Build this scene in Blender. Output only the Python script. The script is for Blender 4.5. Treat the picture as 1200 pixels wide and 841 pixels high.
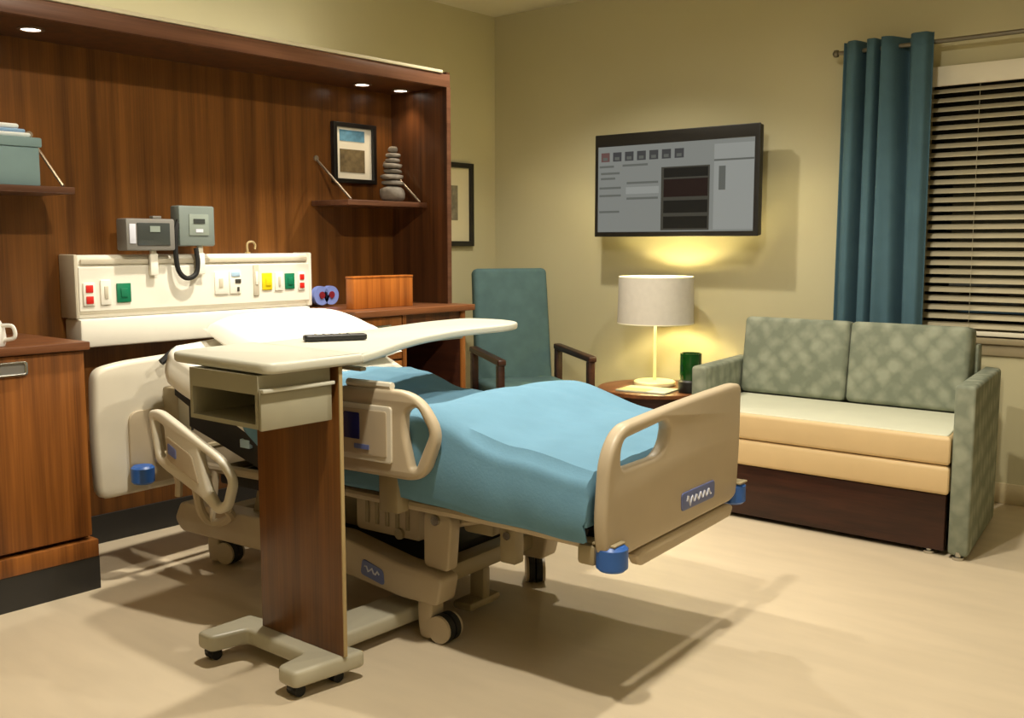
import bpy, bmesh, math, random
from mathutils import Matrix, Vector, noise
random.seed(7)
scn = bpy.context.scene
COL = scn.collection
for o in list(bpy.data.objects):
    bpy.data.objects.remove(o)
R = math.radians

# ------------------------------------------------------------------ camera
cam_d = bpy.data.cameras.new('camera')
cam = bpy.data.objects.new('camera', cam_d); COL.objects.link(cam)
cam_d.sensor_width = 36.0
cam_d.lens = 1192.0 / 1200.0 * 36.0
cam.location = (0, 0, 1.25)
cam.rotation_euler = (R(90 - 6.46), 0, R(39.8 - 90))
cam_d.clip_start = 0.02
scn.camera = cam

# ------------------------------------------------------------------ world (night outside) and exposure
w = bpy.data.worlds.new('night'); scn.world = w; w.use_nodes = True
w.node_tree.nodes['Background'].inputs[0].default_value = (0.010, 0.011, 0.014, 1)
w.node_tree.nodes['Background'].inputs[1].default_value = 1.0
scn.view_settings.view_transform = 'Standard'
scn.view_settings.look = 'None'
scn.view_settings.gamma = 1
scn.view_settings.use_curve_mapping = False
scn.view_settings.exposure = -0.12
WARM = (1.0, 0.925, 0.77)
CEIL_Z = 2.73
# ceiling downlights: x, y, watts, cone degrees, aim (x, y, z) or None for straight down, label
CEILING_LIGHTS = [
    (1.57, 1.43, 44, 178, 'recessed ceiling downlight in front of the wooden cabinet'),
    (4.08, 3.12, 30, 128, 'recessed ceiling downlight near the wall screen'),
    (3.25, 1.43, 34, 140, 'recessed ceiling downlight above the open floor before the bed foot'),
    (2.62, 3.05, 46, 85, 'recessed ceiling downlight above the head of the hospital bed'),
]

# ------------------------------------------------------------------ colour / material helpers
def lin(c):
    out = []
    for v in c:
        v = v / 255.0
        out.append(v / 12.92 if v <= 0.04045 else ((v + 0.055) / 1.055) ** 2.4)
    return (out[0], out[1], out[2], 1.0)

MATS = {}
def mat(name, rgb, rough=0.5, metal=0.0, spec=0.5, emit=None, estr=0.0, noise_amt=0.0, nscale=8.0, bump=0.0, bscale=200.0, coat=0.0):
    m = bpy.data.materials.new(name); m.use_nodes = True
    nt = m.node_tree; b = nt.nodes['Principled BSDF']
    b.inputs['Base Color'].default_value = lin(rgb)
    b.inputs['Roughness'].default_value = rough
    b.inputs['Metallic'].default_value = metal
    b.inputs['Specular IOR Level'].default_value = spec
    b.inputs['Coat Weight'].default_value = coat
    if emit:
        b.inputs['Emission Color'].default_value = lin(emit)
        b.inputs['Emission Strength'].default_value = estr
    tc = nt.nodes.new('ShaderNodeTexCoord')
    if noise_amt:
        n = nt.nodes.new('ShaderNodeTexNoise'); n.inputs['Scale'].default_value = nscale
        n.inputs['Detail'].default_value = 4
        nt.links.new(tc.outputs['Object'], n.inputs['Vector'])
        r = nt.nodes.new('ShaderNodeValToRGB')
        c = lin(rgb)
        r.color_ramp.elements[0].position = 0.3; r.color_ramp.elements[1].position = 0.7
        r.color_ramp.elements[0].color = tuple(v * (1 - noise_amt) for v in c[:3]) + (1,)
        r.color_ramp.elements[1].color = tuple(min(1, v * (1 + noise_amt)) for v in c[:3]) + (1,)
        nt.links.new(n.outputs['Fac'], r.inputs['Fac'])
        nt.links.new(r.outputs['Color'], b.inputs['Base Color'])
    if bump:
        n2 = nt.nodes.new('ShaderNodeTexNoise'); n2.inputs['Scale'].default_value = bscale
        nt.links.new(tc.outputs['Object'], n2.inputs['Vector'])
        bp = nt.nodes.new('ShaderNodeBump'); bp.inputs['Strength'].default_value = bump
        bp.inputs['Distance'].default_value = 0.004
        nt.links.new(n2.outputs['Fac'], bp.inputs['Height'])
        nt.links.new(bp.outputs['Normal'], b.inputs['Normal'])
    MATS[name] = m
    return m

def wood(name, dark, light, scale=(22, 22, 0.7), rough=0.38, fine=(160, 160, 3.0), spec=0.4):
    m = bpy.data.materials.new(name); m.use_nodes = True
    nt = m.node_tree; b = nt.nodes['Principled BSDF']
    b.inputs['Roughness'].default_value = rough
    b.inputs['Specular IOR Level'].default_value = spec
    tc = nt.nodes.new('ShaderNodeTexCoord')
    def layer(sc, detail):
        mp = nt.nodes.new('ShaderNodeMapping'); mp.inputs['Scale'].default_value = sc
        n = nt.nodes.new('ShaderNodeTexNoise'); n.inputs['Scale'].default_value = 1.0
        n.inputs['Detail'].default_value = detail
        nt.links.new(tc.outputs['Object'], mp.inputs['Vector'])
        nt.links.new(mp.outputs['Vector'], n.inputs['Vector'])
        return n
    a = layer(scale, 3); c = layer(fine, 2)
    mx = nt.nodes.new('ShaderNodeMath'); mx.operation = 'MULTIPLY_ADD'
    mx.inputs[1].default_value = 0.28
    nt.links.new(c.outputs['Fac'], mx.inputs[0])
    sc = nt.nodes.new('ShaderNodeMath'); sc.operation = 'MULTIPLY'; sc.inputs[1].default_value = 0.72
    nt.links.new(a.outputs['Fac'], sc.inputs[0])
    nt.links.new(sc.outputs[0], mx.inputs[2])
    r = nt.nodes.new('ShaderNodeValToRGB')
    r.color_ramp.elements[0].position = 0.36; r.color_ramp.elements[1].position = 0.64
    r.color_ramp.elements[0].color = lin(dark); r.color_ramp.elements[1].color = lin(light)
    nt.links.new(mx.outputs[0], r.inputs['Fac'])
    nt.links.new(r.outputs['Color'], b.inputs['Base Color'])
    MATS[name] = m
    return m

def patterned(name, c1, c2, scale=9.0):
    """woven upholstery with a soft leaf diamond pattern"""
    m = bpy.data.materials.new(name); m.use_nodes = True
    nt = m.node_tree; b = nt.nodes['Principled BSDF']
    b.inputs['Roughness'].default_value = 0.85
    b.inputs['Specular IOR Level'].default_value = 0.2
    tc = nt.nodes.new('ShaderNodeTexCoord')
    n = nt.nodes.new('ShaderNodeTexNoise'); n.inputs['Scale'].default_value = 16
    nt.links.new(tc.outputs['Object'], n.inputs['Vector'])
    mp = nt.nodes.new('ShaderNodeMapping'); mp.inputs['Rotation'].default_value = (R(45), R(12), 0)
    nt.links.new(tc.outputs['Object'], mp.inputs['Vector'])
    v = nt.nodes.new('ShaderNodeTexVoronoi'); v.inputs['Scale'].default_value = scale; v.inputs['Randomness'].default_value = 0.22
    nt.links.new(mp.outputs['Vector'], v.inputs['Vector'])
    sn = nt.nodes.new('ShaderNodeMath'); sn.operation = 'MULTIPLY_ADD'; sn.inputs[1].default_value = -3.0; sn.inputs[2].default_value = 1.2
    nt.links.new(v.outputs['Distance'], sn.inputs[0])
    ad = nt.nodes.new('ShaderNodeMath'); ad.operation = 'MULTIPLY_ADD'; ad.inputs[1].default_value = 0.30
    nt.links.new(sn.outputs[0], ad.inputs[0]); nt.links.new(n.outputs['Fac'], ad.inputs[2])
    r = nt.nodes.new('ShaderNodeValToRGB')
    r.color_ramp.elements[0].position = 0.25; r.color_ramp.elements[1].position = 0.75
    r.color_ramp.elements[0].color = lin(c1); r.color_ramp.elements[1].color = lin(c2)
    nt.links.new(ad.outputs[0], r.inputs['Fac'])
    nt.links.new(r.outputs['Color'], b.inputs['Base Color'])
    MATS[name] = m
    return m

# paints and finishes
mat('wall_paint', (190, 182, 146), 0.75, noise_amt=0.03, nscale=1.5, bump=0.05, bscale=300)
mat('ceiling_paint', (205, 198, 172), 0.8, noise_amt=0.02)
mat('floor_vinyl', (202, 186, 160), 0.42, noise_amt=0.05, nscale=2.2, bump=0.03, bscale=60)
mat('base_vinyl', (196, 180, 142), 0.6, noise_amt=0.03)
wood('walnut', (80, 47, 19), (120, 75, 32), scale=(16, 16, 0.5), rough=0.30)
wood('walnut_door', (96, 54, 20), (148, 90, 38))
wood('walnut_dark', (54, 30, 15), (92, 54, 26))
wood('walnut_top', (92, 54, 30), (126, 78, 46), scale=(2, 22, 22), fine=(5, 160, 160))
wood('walnut_box', (140, 74, 24), (190, 112, 44))
wood('walnut_trim', (84, 52, 36), (110, 74, 54), scale=(1, 22, 22), fine=(3, 160, 160))
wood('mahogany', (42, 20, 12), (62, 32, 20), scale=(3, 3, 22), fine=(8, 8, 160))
mat('toe_kick', (38, 36, 34), 0.5, noise_amt=0.1)
mat('crown_strip', (196, 186, 158), 0.5, noise_amt=0.03)
mat('crown_white', (236, 226, 200), 0.5, noise_amt=0.02)
mat('console_cream', (240, 235, 222), 0.4, noise_amt=0.02)
mat('console_shade', (205, 196, 176), 0.45, noise_amt=0.02)
mat('outlet_red', (214, 40, 30), 0.4, noise_amt=0.05)
mat('outlet_green', (12, 118, 82), 0.4, noise_amt=0.05)
mat('outlet_yellow', (238, 214, 22), 0.4, noise_amt=0.05)
mat('outlet_white', (246, 242, 230), 0.35, noise_amt=0.01)
mat('outlet_slot', (60, 58, 52), 0.5, noise_amt=0.05)
mat('pale_blue', (176, 206, 232), 0.4, noise_amt=0.03)
mat('device_grey', (122, 119, 114), 0.45, noise_amt=0.04)
mat('device_teal', (116, 126, 122), 0.45, noise_amt=0.04)
mat('screen_dark', (62, 66, 64), 0.2, noise_amt=0.1)
mat('screen_light', (140, 150, 142), 0.2, noise_amt=0.06)
mat('black_plastic', (22, 22, 22), 0.45, noise_amt=0.1)
mat('black_rubber', (16, 15, 14), 0.7, noise_amt=0.1)
mat('bed_cream', (182, 166, 140), 0.42, noise_amt=0.03)
mat('bed_cream_light', (214, 206, 188), 0.4, noise_amt=0.03)
mat('bed_metal', (150, 136, 106), 0.45, noise_amt=0.06)
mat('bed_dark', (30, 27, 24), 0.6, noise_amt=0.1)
mat('bumper_blue', (44, 96, 178), 0.4, noise_amt=0.05)
mat('label_blue', (96, 108, 160), 0.4, noise_amt=0.05)
mat('label_mark', (206, 208, 220), 0.4, noise_amt=0.02)
mat('panel_navy', (30, 36, 96), 0.25, noise_amt=0.1)
mat('mattress_cover', (44, 46, 48), 0.6, noise_amt=0.08)
mat('sheet_white', (240, 236, 224), 0.85, noise_amt=0.02, bump=0.08, bscale=40)
mat('blanket_blue', (100, 140, 164), 0.9, spec=0.2, noise_amt=0.05, nscale=9, bump=0.15, bscale=120)
mat('table_laminate', (198, 196, 182), 0.35, noise_amt=0.02)
mat('table_metal', (176, 170, 150), 0.4, noise_amt=0.03)
mat('table_grey', (158, 152, 130), 0.45, noise_amt=0.03)
mat('edge_band', (170, 148, 104), 0.45, noise_amt=0.03)
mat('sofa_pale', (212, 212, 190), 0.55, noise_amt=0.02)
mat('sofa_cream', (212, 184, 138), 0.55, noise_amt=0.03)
patterned('sofa_fabric', (120, 126, 110), (150, 154, 136), 13.0)
mat('chair_teal', (84, 110, 112), 0.85, spec=0.2, noise_amt=0.10, nscale=12, bump=0.1, bscale=150)
mat('curtain_teal', (72, 100, 112), 0.85, spec=0.2, noise_amt=0.06, nscale=10, bump=0.08, bscale=200)
mat('chrome', (190, 188, 182), 0.25, metal=1.0, noise_amt=0.02)
mat('brushed_metal', (170, 160, 146), 0.4, metal=0.8, noise_amt=0.04)
mat('rod_metal', (120, 112, 96), 0.35, metal=0.7, noise_amt=0.04)
mat('blind_slat', (192, 182, 154), 0.5, noise_amt=0.03)
mat('blind_valance', (226, 218, 196), 0.5, noise_amt=0.02)
mat('window_glass', (10, 12, 10), 0.04, spec=0.5, noise_amt=0.1)
mat('window_frame', (150, 136, 106), 0.5, noise_amt=0.03)
mat('frame_black', (18, 16, 15), 0.4, noise_amt=0.1)
mat('mat_board', (238, 234, 220), 0.7, noise_amt=0.01)
mat('mat_board_warm', (206, 196, 160), 0.7, noise_amt=0.02)
mat('art_blue', (96, 148, 182), 0.7, noise_amt=0.25, nscale=30)
mat('art_brown', (112, 98, 70), 0.7, noise_amt=0.3, nscale=40)
mat('art_grey', (120, 112, 90), 0.7, noise_amt=0.35, nscale=30)
mat('stone', (114, 106, 96), 0.8, noise_amt=0.25, nscale=30, bump=0.2, bscale=60)
mat('storage_blue', (126, 152, 156), 0.75, noise_amt=0.04)
mat('cloth_white', (222, 228, 230), 0.85, noise_amt=0.03)
mat('cloth_blue', (132, 166, 204), 0.85, noise_amt=0.05)
mat('ceramic_white', (240, 238, 232), 0.3, noise_amt=0.01)
mat('lamp_shade', (212, 206, 196), 0.85, spec=0.1, noise_amt=0.03, nscale=30)
mat('lamp_shade_inner', (252, 246, 220), 0.8, spec=0.1, noise_amt=0.01)
mat('lamp_cream', (250, 240, 190), 0.35, noise_amt=0.01)
mat('bulb', (255, 238, 190), 0.5, emit=(255, 238, 178), estr=380.0)
mat('lens', (255, 250, 240), 0.4, emit=(255, 240, 220), estr=9.0)
mat('lens_soft', (255, 250, 240), 0.4, emit=(255, 240, 220), estr=2.0)
mat('trim_ring', (120, 100, 84), 0.4, metal=0.3, noise_amt=0.02)
mat('green_glass', (16, 70, 24), 0.08, spec=0.7, noise_amt=0.2, nscale=20)
mat('magazine_pale', (206, 208, 184), 0.4, noise_amt=0.12, nscale=12)
mat('magazine_warm', (214, 196, 130), 0.4, noise_amt=0.12, nscale=12)
mat('gauge_red', (120, 30, 40), 0.4, noise_amt=0.05)
mat('gauge_blue', (120, 136, 200), 0.4, noise_amt=0.06)
# screen image: each tone gives off its own light
for nm, c in dict(tv_page=(132, 134, 128), tv_band=(150, 152, 146), tv_text=(100, 102, 96), tv_dark=(26, 25, 22), tv_maroon=(34, 20, 18),
                  tv_tile=(66, 66, 66), tv_tile_red=(104, 76, 72), tv_rule=(96, 98, 92), tv_line=(68, 66, 58)).items():
    mat(nm, (8, 8, 8), 0.5, spec=0.1, emit=c, estr=0.9)

# ------------------------------------------------------------------ object helpers
TM = {}
def setp(o, label=None, cat=None, group=None, kind=None):
    if label: o['label'] = label
    if cat: o['category'] = cat
    if group: o['group'] = group
    if kind: o['kind'] = kind
    return o

def thing(name, label, cat, loc=(0, 0, 0), rz=0.0, group=None):
    o = bpy.data.objects.new(name, None); COL.objects.link(o)
    o.empty_display_size = 0.1
    o.location = loc; o.rotation_euler = (0, 0, rz)
    TM[o] = Matrix.Translation(Vector(loc)) @ Matrix.Rotation(rz, 4, 'Z')
    return setp(o, label, cat, group)

def finish(me, smooth):
    if smooth:
        for p in me.polygons: p.use_smooth = True
        try: me.set_sharp_from_angle(angle=R(35))
        except Exception: pass

def obj(name, bm, m, parent=None, world=False, smooth=True, label=None, cat=None, group=None, kind=None, origin=None):
    """bm is a bmesh. world=True: vertices are world coordinates although it has a parent."""
    if parent is not None and world:
        root = parent
        bm.transform(TM[root].inverted())
    bmesh.ops.recalc_face_normals(bm, faces=bm.faces[:])
    loc = Vector((0, 0, 0))
    if parent is None and kind is None and origin is None:
        xs = [v.co for v in bm.verts]
        loc = Vector(((min(c.x for c in xs) + max(c.x for c in xs)) / 2, (min(c.y for c in xs) + max(c.y for c in xs)) / 2, min(c.z for c in xs)))
        bm.transform(Matrix.Translation(-loc))
    me = bpy.data.meshes.new(name); bm.to_mesh(me); bm.free()
    me.materials.append(MATS[m] if isinstance(m, str) else m)
    finish(me, smooth)
    o = bpy.data.objects.new(name, me); COL.objects.link(o)
    o.location = loc
    if parent is not None:
        o.parent = parent
        if parent in TM: TM[o] = TM[parent]
    setp(o, label, cat, group, kind)
    return o

def new(): return bmesh.new()

def box(bm, x0, x1, y0, y1, z0, z1, bev=0.0, seg=2):
    ret = bmesh.ops.create_cube(bm, size=1.0)
    vs = ret['verts']
    bmesh.ops.scale(bm, vec=(abs(x1 - x0), abs(y1 - y0), abs(z1 - z0)), verts=vs)
    bmesh.ops.translate(bm, vec=((x0 + x1) / 2, (y0 + y1) / 2, (z0 + z1) / 2), verts=vs)
    if bev > 0:
        es = list({e for v in vs for e in v.link_edges})
        bmesh.ops.bevel(bm, geom=es, offset=min(bev, 0.49 * min(abs(x1 - x0), abs(y1 - y0), abs(z1 - z0))), segments=seg, affect='EDGES', profile=0.5)
    return bm

def B(x0, x1, y0, y1, z0, z1, bev=0.0, seg=2):
    return box(new(), x0, x1, y0, y1, z0, z1, bev, seg)

def cyl(bm, p0, p1, r0, r1=None, n=20, caps=True):
    p0 = Vector(p0); p1 = Vector(p1); r1 = r0 if r1 is None else r1
    d = p1 - p0
    ret = bmesh.ops.create_cone(bm, cap_ends=caps, cap_tris=False, segments=n, radius1=r0, radius2=r1, depth=d.length)
    q = Vector((0, 0, 1)).rotation_difference(d.normalized()).to_matrix().to_4x4()
    bmesh.ops.transform(bm, matrix=Matrix.Translation((p0 + p1) / 2) @ q, verts=ret['verts'])
    return bm

def lathe(bm, c, prof, n=40):
    """prof: list of (r, z) relative to c"""
    rings = []
    for r, z in prof:
        if r < 1e-5:
            rings.append([bm.verts.new((c[0], c[1], c[2] + z))])
        else:
            rings.append([bm.verts.new((c[0] + r * math.cos(2 * math.pi * i / n), c[1] + r * math.sin(2 * math.pi * i / n), c[2] + z)) for i in range(n)])
    for a, b in zip(rings, rings[1:]):
        for i in range(n):
            j = (i + 1) % n
            if len(a) == 1 and len(b) > 1: bm.faces.new((a[0], b[i], b[j]))
            elif len(b) == 1 and len(a) > 1: bm.faces.new((a[i], b[0], a[j]))
            elif len(a) > 1: bm.faces.new((a[i], a[j], b[j], b[i]))
    return bm

def catmull(pts, n=8, closed=False):
    P = [Vector(p) for p in pts]; out = []
    m = len(P)
    rng = range(m if closed else m - 1)
    for i in rng:
        p1 = P[i]; p2 = P[(i + 1) % m]
        p0 = P[(i - 1) % m] if (closed or i > 0) else p1 * 2 - p2
        p3 = P[(i + 2) % m] if (closed or i + 2 < m) else p2 * 2 - p1
        for k in range(n):
            t = k / n
            out.append(0.5 * ((2 * p1) + (p2 - p0) * t + (2 * p0 - 5 * p1 + 4 * p2 - p3) * t * t + (3 * p1 - p0 - 3 * p2 + p3) * t ** 3))
    if not closed: out.append(P[-1])
    return out

def tube(bm, pts, r, n=10, closed=False, smooth=0):
    P = catmull(pts, smooth, closed) if smooth else [Vector(p) for p in pts]
    m = len(P); rings = []
    up = Vector((0, 0, 1))
    last = None
    for i in range(m):
        if closed: t = P[(i + 1) % m] - P[(i - 1) % m]
        else: t = P[min(i + 1, m - 1)] - P[max(i - 1, 0)]
        t.normalize()
        if last is None:
            a = t.cross(up)
            if a.length < 0.1: a = t.cross(Vector((1, 0, 0)))
        else:
            a = last - t * last.dot(t)
        a.normalize(); last = a
        b = t.cross(a)
        rings.append([bm.verts.new(P[i] + r * (math.cos(2 * math.pi * k / n) * a + math.sin(2 * math.pi * k / n) * b)) for k in range(n)])
    cnt = m if closed else m - 1
    for i in range(cnt):
        A = rings[i]; Bq = rings[(i + 1) % m]
        for k in range(n):
            j = (k + 1) % n
            bm.faces.new((A[k], A[j], Bq[j], Bq[k]))
    if not closed:
        bm.faces.new(rings[0][::-1]); bm.faces.new(rings[-1])
    return bm

def rounded(poly, r, n=5):
    """round the corners of a 2D polygon; r a number or a list"""
    out = []; m = len(poly)
    for i in range(m):
        p = Vector(poly[i]); a = Vector(poly[i - 1]); b = Vector(poly[(i + 1) % m])
        rr = r[i] if isinstance(r, (list, tuple)) else r
        da = (a - p); db = (b - p)
        rr = min(rr, da.length * 0.49, db.length * 0.49)
        if rr < 1e-4: out.append(p); continue
        s = p + da.normalized() * rr; e = p + db.normalized() * rr
        for k in range(n + 1):
            t = k / n
            out.append((1 - t) ** 2 * s + 2 * t * (1 - t) * p + t * t * e)
    return out

def plate(outline, holes, thick, fm, bev=0.004):
    """flat shape with holes, rounded rim. fm(a, b, c) maps outline coordinates and thickness to space"""
    cu = bpy.data.curves.new('shape', 'CURVE'); cu.dimensions = '2D'; cu.fill_mode = 'BOTH'
    cu.extrude = max(thick / 2 - bev, 0.0002); cu.bevel_depth = bev; cu.bevel_resolution = 2; cu.offset = -bev
    for loop in [outline] + list(holes):
        s = cu.splines.new('POLY'); s.points.add(len(loop) - 1)
        for i, p in enumerate(loop): s.points[i].co = (p[0], p[1], 0, 1)
        s.use_cyclic_u = True
    ob = bpy.data.objects.new('shape', cu); COL.objects.link(ob)
    dg = bpy.context.evaluated_depsgraph_get(); dg.update()
    me = bpy.data.meshes.new_from_object(ob.evaluated_get(dg))
    bm = new(); bm.from_mesh(me)
    bpy.data.objects.remove(ob); bpy.data.curves.remove(cu); bpy.data.meshes.remove(me)
    bmesh.ops.remove_doubles(bm, verts=bm.verts[:], dist=1e-5)
    for v in bm.verts: v.co = Vector(fm(v.co.x, v.co.y, v.co.z))
    return bm

def rect(a0, a1, b0, b1): return [(a0, b0), (a1, b0), (a1, b1), (a0, b1)]

def interp(tab, x):
    if x <= tab[0][0]: return tab[0][1]
    for (a, b), (c, d) in zip(tab, tab[1:]):
        if x <= c:
            t = (x - a) / (c - a); t = t * t * (3 - 2 * t)
            return b + (d - b) * t
    return tab[-1][1]

# =================================================================== THE ROOM
X0, X1, Y0, Y1 = -1.0, 5.233, -1.6, 4.508
T = 0.15
WY0, WY1, WZ0, WZ1 = 0.15, 1.74, 0.80, 2.10   # window opening in the right wall
S = 'structure'
fm_ = MATS['floor_vinyl']; nt_ = fm_.node_tree
mp_ = nt_.nodes.new('ShaderNodeMapping'); mp_.inputs['Scale'].default_value = (4.0, 0.9, 1.0)
tx_ = [n for n in nt_.nodes if n.type == 'TEX_NOISE' and abs(n.inputs['Scale'].default_value - 2.2) < 0.01][0]
tx_.inputs['Scale'].default_value = 3.0; tx_.inputs['Detail'].default_value = 8
nt_.links.new([n for n in nt_.nodes if n.type == 'TEX_COORD'][0].outputs['Object'], mp_.inputs['Vector']); nt_.links.new(mp_.outputs['Vector'], tx_.inputs['Vector'])
obj('floor', B(X0 - T, X1 + T, Y0 - T, Y1 + T, -0.1, 0), 'floor_vinyl', kind=S, label='smooth beige vinyl floor of the hospital room', cat='floor')
obj('ceiling', B(X0 - T, X1 + T, Y0 - T, Y1 + T, CEIL_Z, CEIL_Z + 0.1), 'ceiling_paint', kind=S, label='plain pale painted ceiling', cat='ceiling')
obj('wall_back', B(X0 - T, X1 + T, Y1, Y1 + T, 0, CEIL_Z), 'wall_paint', kind=S, label='khaki painted wall behind the wooden headwall alcove', cat='wall')
bm = new()
box(bm, X1, X1 + T, Y0, WY0, 0, CEIL_Z); box(bm, X1, X1 + T, WY1, Y1, 0, CEIL_Z)
box(bm, X1, X1 + T, WY0, WY1, 0, WZ0); box(bm, X1, X1 + T, WY0, WY1, WZ1, CEIL_Z)
obj('wall_right', bm, 'wall_paint', kind=S, label='khaki painted wall with the wall screen and window', cat='wall')
obj('wall_left', B(X0 - T, X0, Y0, Y1, 0, CEIL_Z), 'wall_paint', kind=S, label='khaki painted wall opposite the wall screen', cat='wall')
obj('wall_front', B(X0, X1, Y0 - T, Y0, 0, CEIL_Z), 'wall_paint', kind=S, label='khaki painted wall opposite the headwall', cat='wall')
obj('baseboard_right', B(X1 - 0.012, X1, Y0, Y1, 0, 0.10, 0.004), 'base_vinyl', kind=S, label='low tan vinyl baseboard along the window wall', cat='baseboard')
obj('baseboard_back', B(3.86, X1 - 0.012, Y1 - 0.012, Y1, 0, 0.10, 0.004), 'base_vinyl', kind=S, label='low tan vinyl baseboard in the corner behind the armchair', cat='baseboard')

# window
win = thing('window_1', 'window with dark night panes behind the slatted blind', 'window', (X1, (WY0 + WY1) / 2, WZ0)); win['kind'] = S
fw = 0.05
bm = new()
for a in ((X1 + 0.03, X1 + 0.09, WY0, WY0 + fw, WZ0, WZ1), (X1 + 0.03, X1 + 0.09, WY1 - fw, WY1, WZ0, WZ1),
          (X1 + 0.03, X1 + 0.09, WY0 + fw, WY1 - fw, WZ0, WZ0 + fw), (X1 + 0.03, X1 + 0.09, WY0 + fw, WY1 - fw, WZ1 - fw, WZ1),
          (X1 + 0.03, X1 + 0.09, 0.92, 0.97, WZ0 + fw, WZ1 - fw)):
    box(bm, *a, bev=0.004)
obj('window_frame', bm, 'window_frame', win, world=True)
for a, b in ((WY0 + fw, 0.92), (0.97, WY1 - fw)):
    obj('pane', B(X1 + 0.055, X1 + 0.062, a, b, WZ0 + fw, WZ1 - fw), 'window_glass', win, world=True)
obj('window_sill', B(X1 - 0.03, X1 + 0.03, WY0 - 0.03, WY1 + 0.03, WZ0 - 0.03, WZ0, 0.004), 'window_frame', win, world=True)
obj('window_apron', B(X1 - 0.014, X1, WY0 - 0.02, WY1 + 0.02, WZ0 - 0.085, WZ0 - 0.03, 0.003), 'window_frame', win, world=True)

# =================================================================== WOODEN HEADWALL
AX0, AX1 = 1.05, 3.83       # outer sides
AYF, AYB = 3.60, 4.00       # front edge and back panel face
SOF, TOP = 2.03, 2.105
al = thing('headwall_alcove', 'large walnut veneer alcove surround framing the bed head', 'wall unit', ((AX0 + AX1) / 2, AYB, 0))
obj('back_panel', B(AX0 + 0.02, AX1 - 0.02, AYB, AYB + 0.04, 0, TOP - 0.01), 'walnut', al, world=True)
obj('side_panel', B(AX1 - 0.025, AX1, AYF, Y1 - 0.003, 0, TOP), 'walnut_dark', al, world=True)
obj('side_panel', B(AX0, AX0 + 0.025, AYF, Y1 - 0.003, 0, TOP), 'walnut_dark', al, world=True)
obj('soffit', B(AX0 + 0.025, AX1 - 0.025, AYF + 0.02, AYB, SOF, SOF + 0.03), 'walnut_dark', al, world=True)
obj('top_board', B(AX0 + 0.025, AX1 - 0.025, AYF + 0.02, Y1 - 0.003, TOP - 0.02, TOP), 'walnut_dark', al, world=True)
obj('fascia', B(AX0 + 0.0, AX1, AYF - 0.004, AYF + 0.02, SOF, TOP - 0.012, 0.003), 'walnut_trim', al, world=True)
obj('crown_strip', B(AX0, AX1 - 0.06, AYF - 0.012, AYF + 0.02, TOP - 0.010, TOP + 0.004, 0.002), 'crown_strip', al, world=True, label='thin white strip along the top edge')
obj('edge_strip', B(AX1 - 0.027, AX1 + 0.001, AYF - 0.005, AYF, 0, SOF), 'walnut_trim', al, world=True)
obj('kick_board', B(AX0 + 0.03, AX1 - 0.03, AYB - 0.012, AYB, 0, 0.12), 'toe_kick', al, world=True)

def soffit_light(x, y, watts, label):
    t = thing('recessed_downlight', label, 'downlight', (x, y, SOF), group='small downlights in the alcove soffit')
    bm = lathe(new(), (0, 0, 0), [(0.048, 0.0), (0.048, -0.004), (0.036, -0.006), (0.034, -0.002), (0.034, 0.0)], 24)
    obj('trim_ring', bm, 'trim_ring', t)
    obj('lens', cyl(new(), (0, 0, -0.003), (0, 0, 0.0), 0.033, n=24), 'lens', t)
    l = bpy.data.lights.new('downlight_lamp', 'SPOT'); l.energy = watts; l.color = (1, .78, .5); l.spot_size = R(95); l.spot_blend = 0.7; l.shadow_soft_size = 0.03
    lo = bpy.data.objects.new('downlight_lamp', l); COL.objects.link(lo); lo.parent = t; lo.location = (0, 0, -0.012)
soffit_light(1.815, 3.80, 4.0, 'small bright downlight in the soffit above the blue storage box')
soffit_light(3.468, 3.85, 4.0, 'small bright downlight in the soffit above the framed print')
soffit_light(3.729, 3.85, 6.0, 'small bright downlight in the soffit above the stacked stones')

for (x, y, watts, cone, lab) in CEILING_LIGHTS:
    t = thing('ceiling_downlight', lab, 'ceiling light', (x, y, CEIL_Z))
    obj('trim_ring', lathe(new(), (0, 0, 0), [(0.085, 0.0), (0.085, -0.006), (0.066, -0.008), (0.064, 0.0)], 32), 'crown_white', t)
    obj('lens', cyl(new(), (0, 0, -0.004), (0, 0, 0), 0.063, n=32), 'lens', t)
    l = bpy.data.lights.new('ceiling_lamp', 'SPOT'); l.energy = watts * 5; l.color = WARM; l.spot_size = R(cone); l.spot_blend = 0.6 if cone < 170 else 0.25; l.shadow_soft_size = 0.05
    lo = bpy.data.objects.new('ceiling_lamp', l); COL.objects.link(lo); lo.parent = t; lo.location = (0, 0, -0.02)

t = thing('added_fill_panel', 'flat rectangular ceiling light panel added out of view to brighten the walls', 'ceiling light', (1.2, -0.5, CEIL_Z))  # fill light added behind the camera to lift the wall brightness
obj('panel_frame', plate(rect(-0.62, 0.62, -0.32, 0.32), [rect(-0.595, 0.595, -0.295, 0.295)], 0.014, lambda a, b, c: (a, b, -0.008 + c), 0.003), 'crown_white', t)
obj('diffuser', B(-0.595, 0.595, -0.295, 0.295, -0.006, -0.001), 'lens_soft', t)
l = bpy.data.lights.new('fill_panel_lamp', 'AREA'); l.shape = 'RECTANGLE'; l.size = 1.15; l.size_y = 0.55; l.energy = 12; l.color = WARM
lo = bpy.data.objects.new('fill_panel_lamp', l); COL.objects.link(lo); lo.parent = t; lo.location = (0, 0, -0.018)

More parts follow.
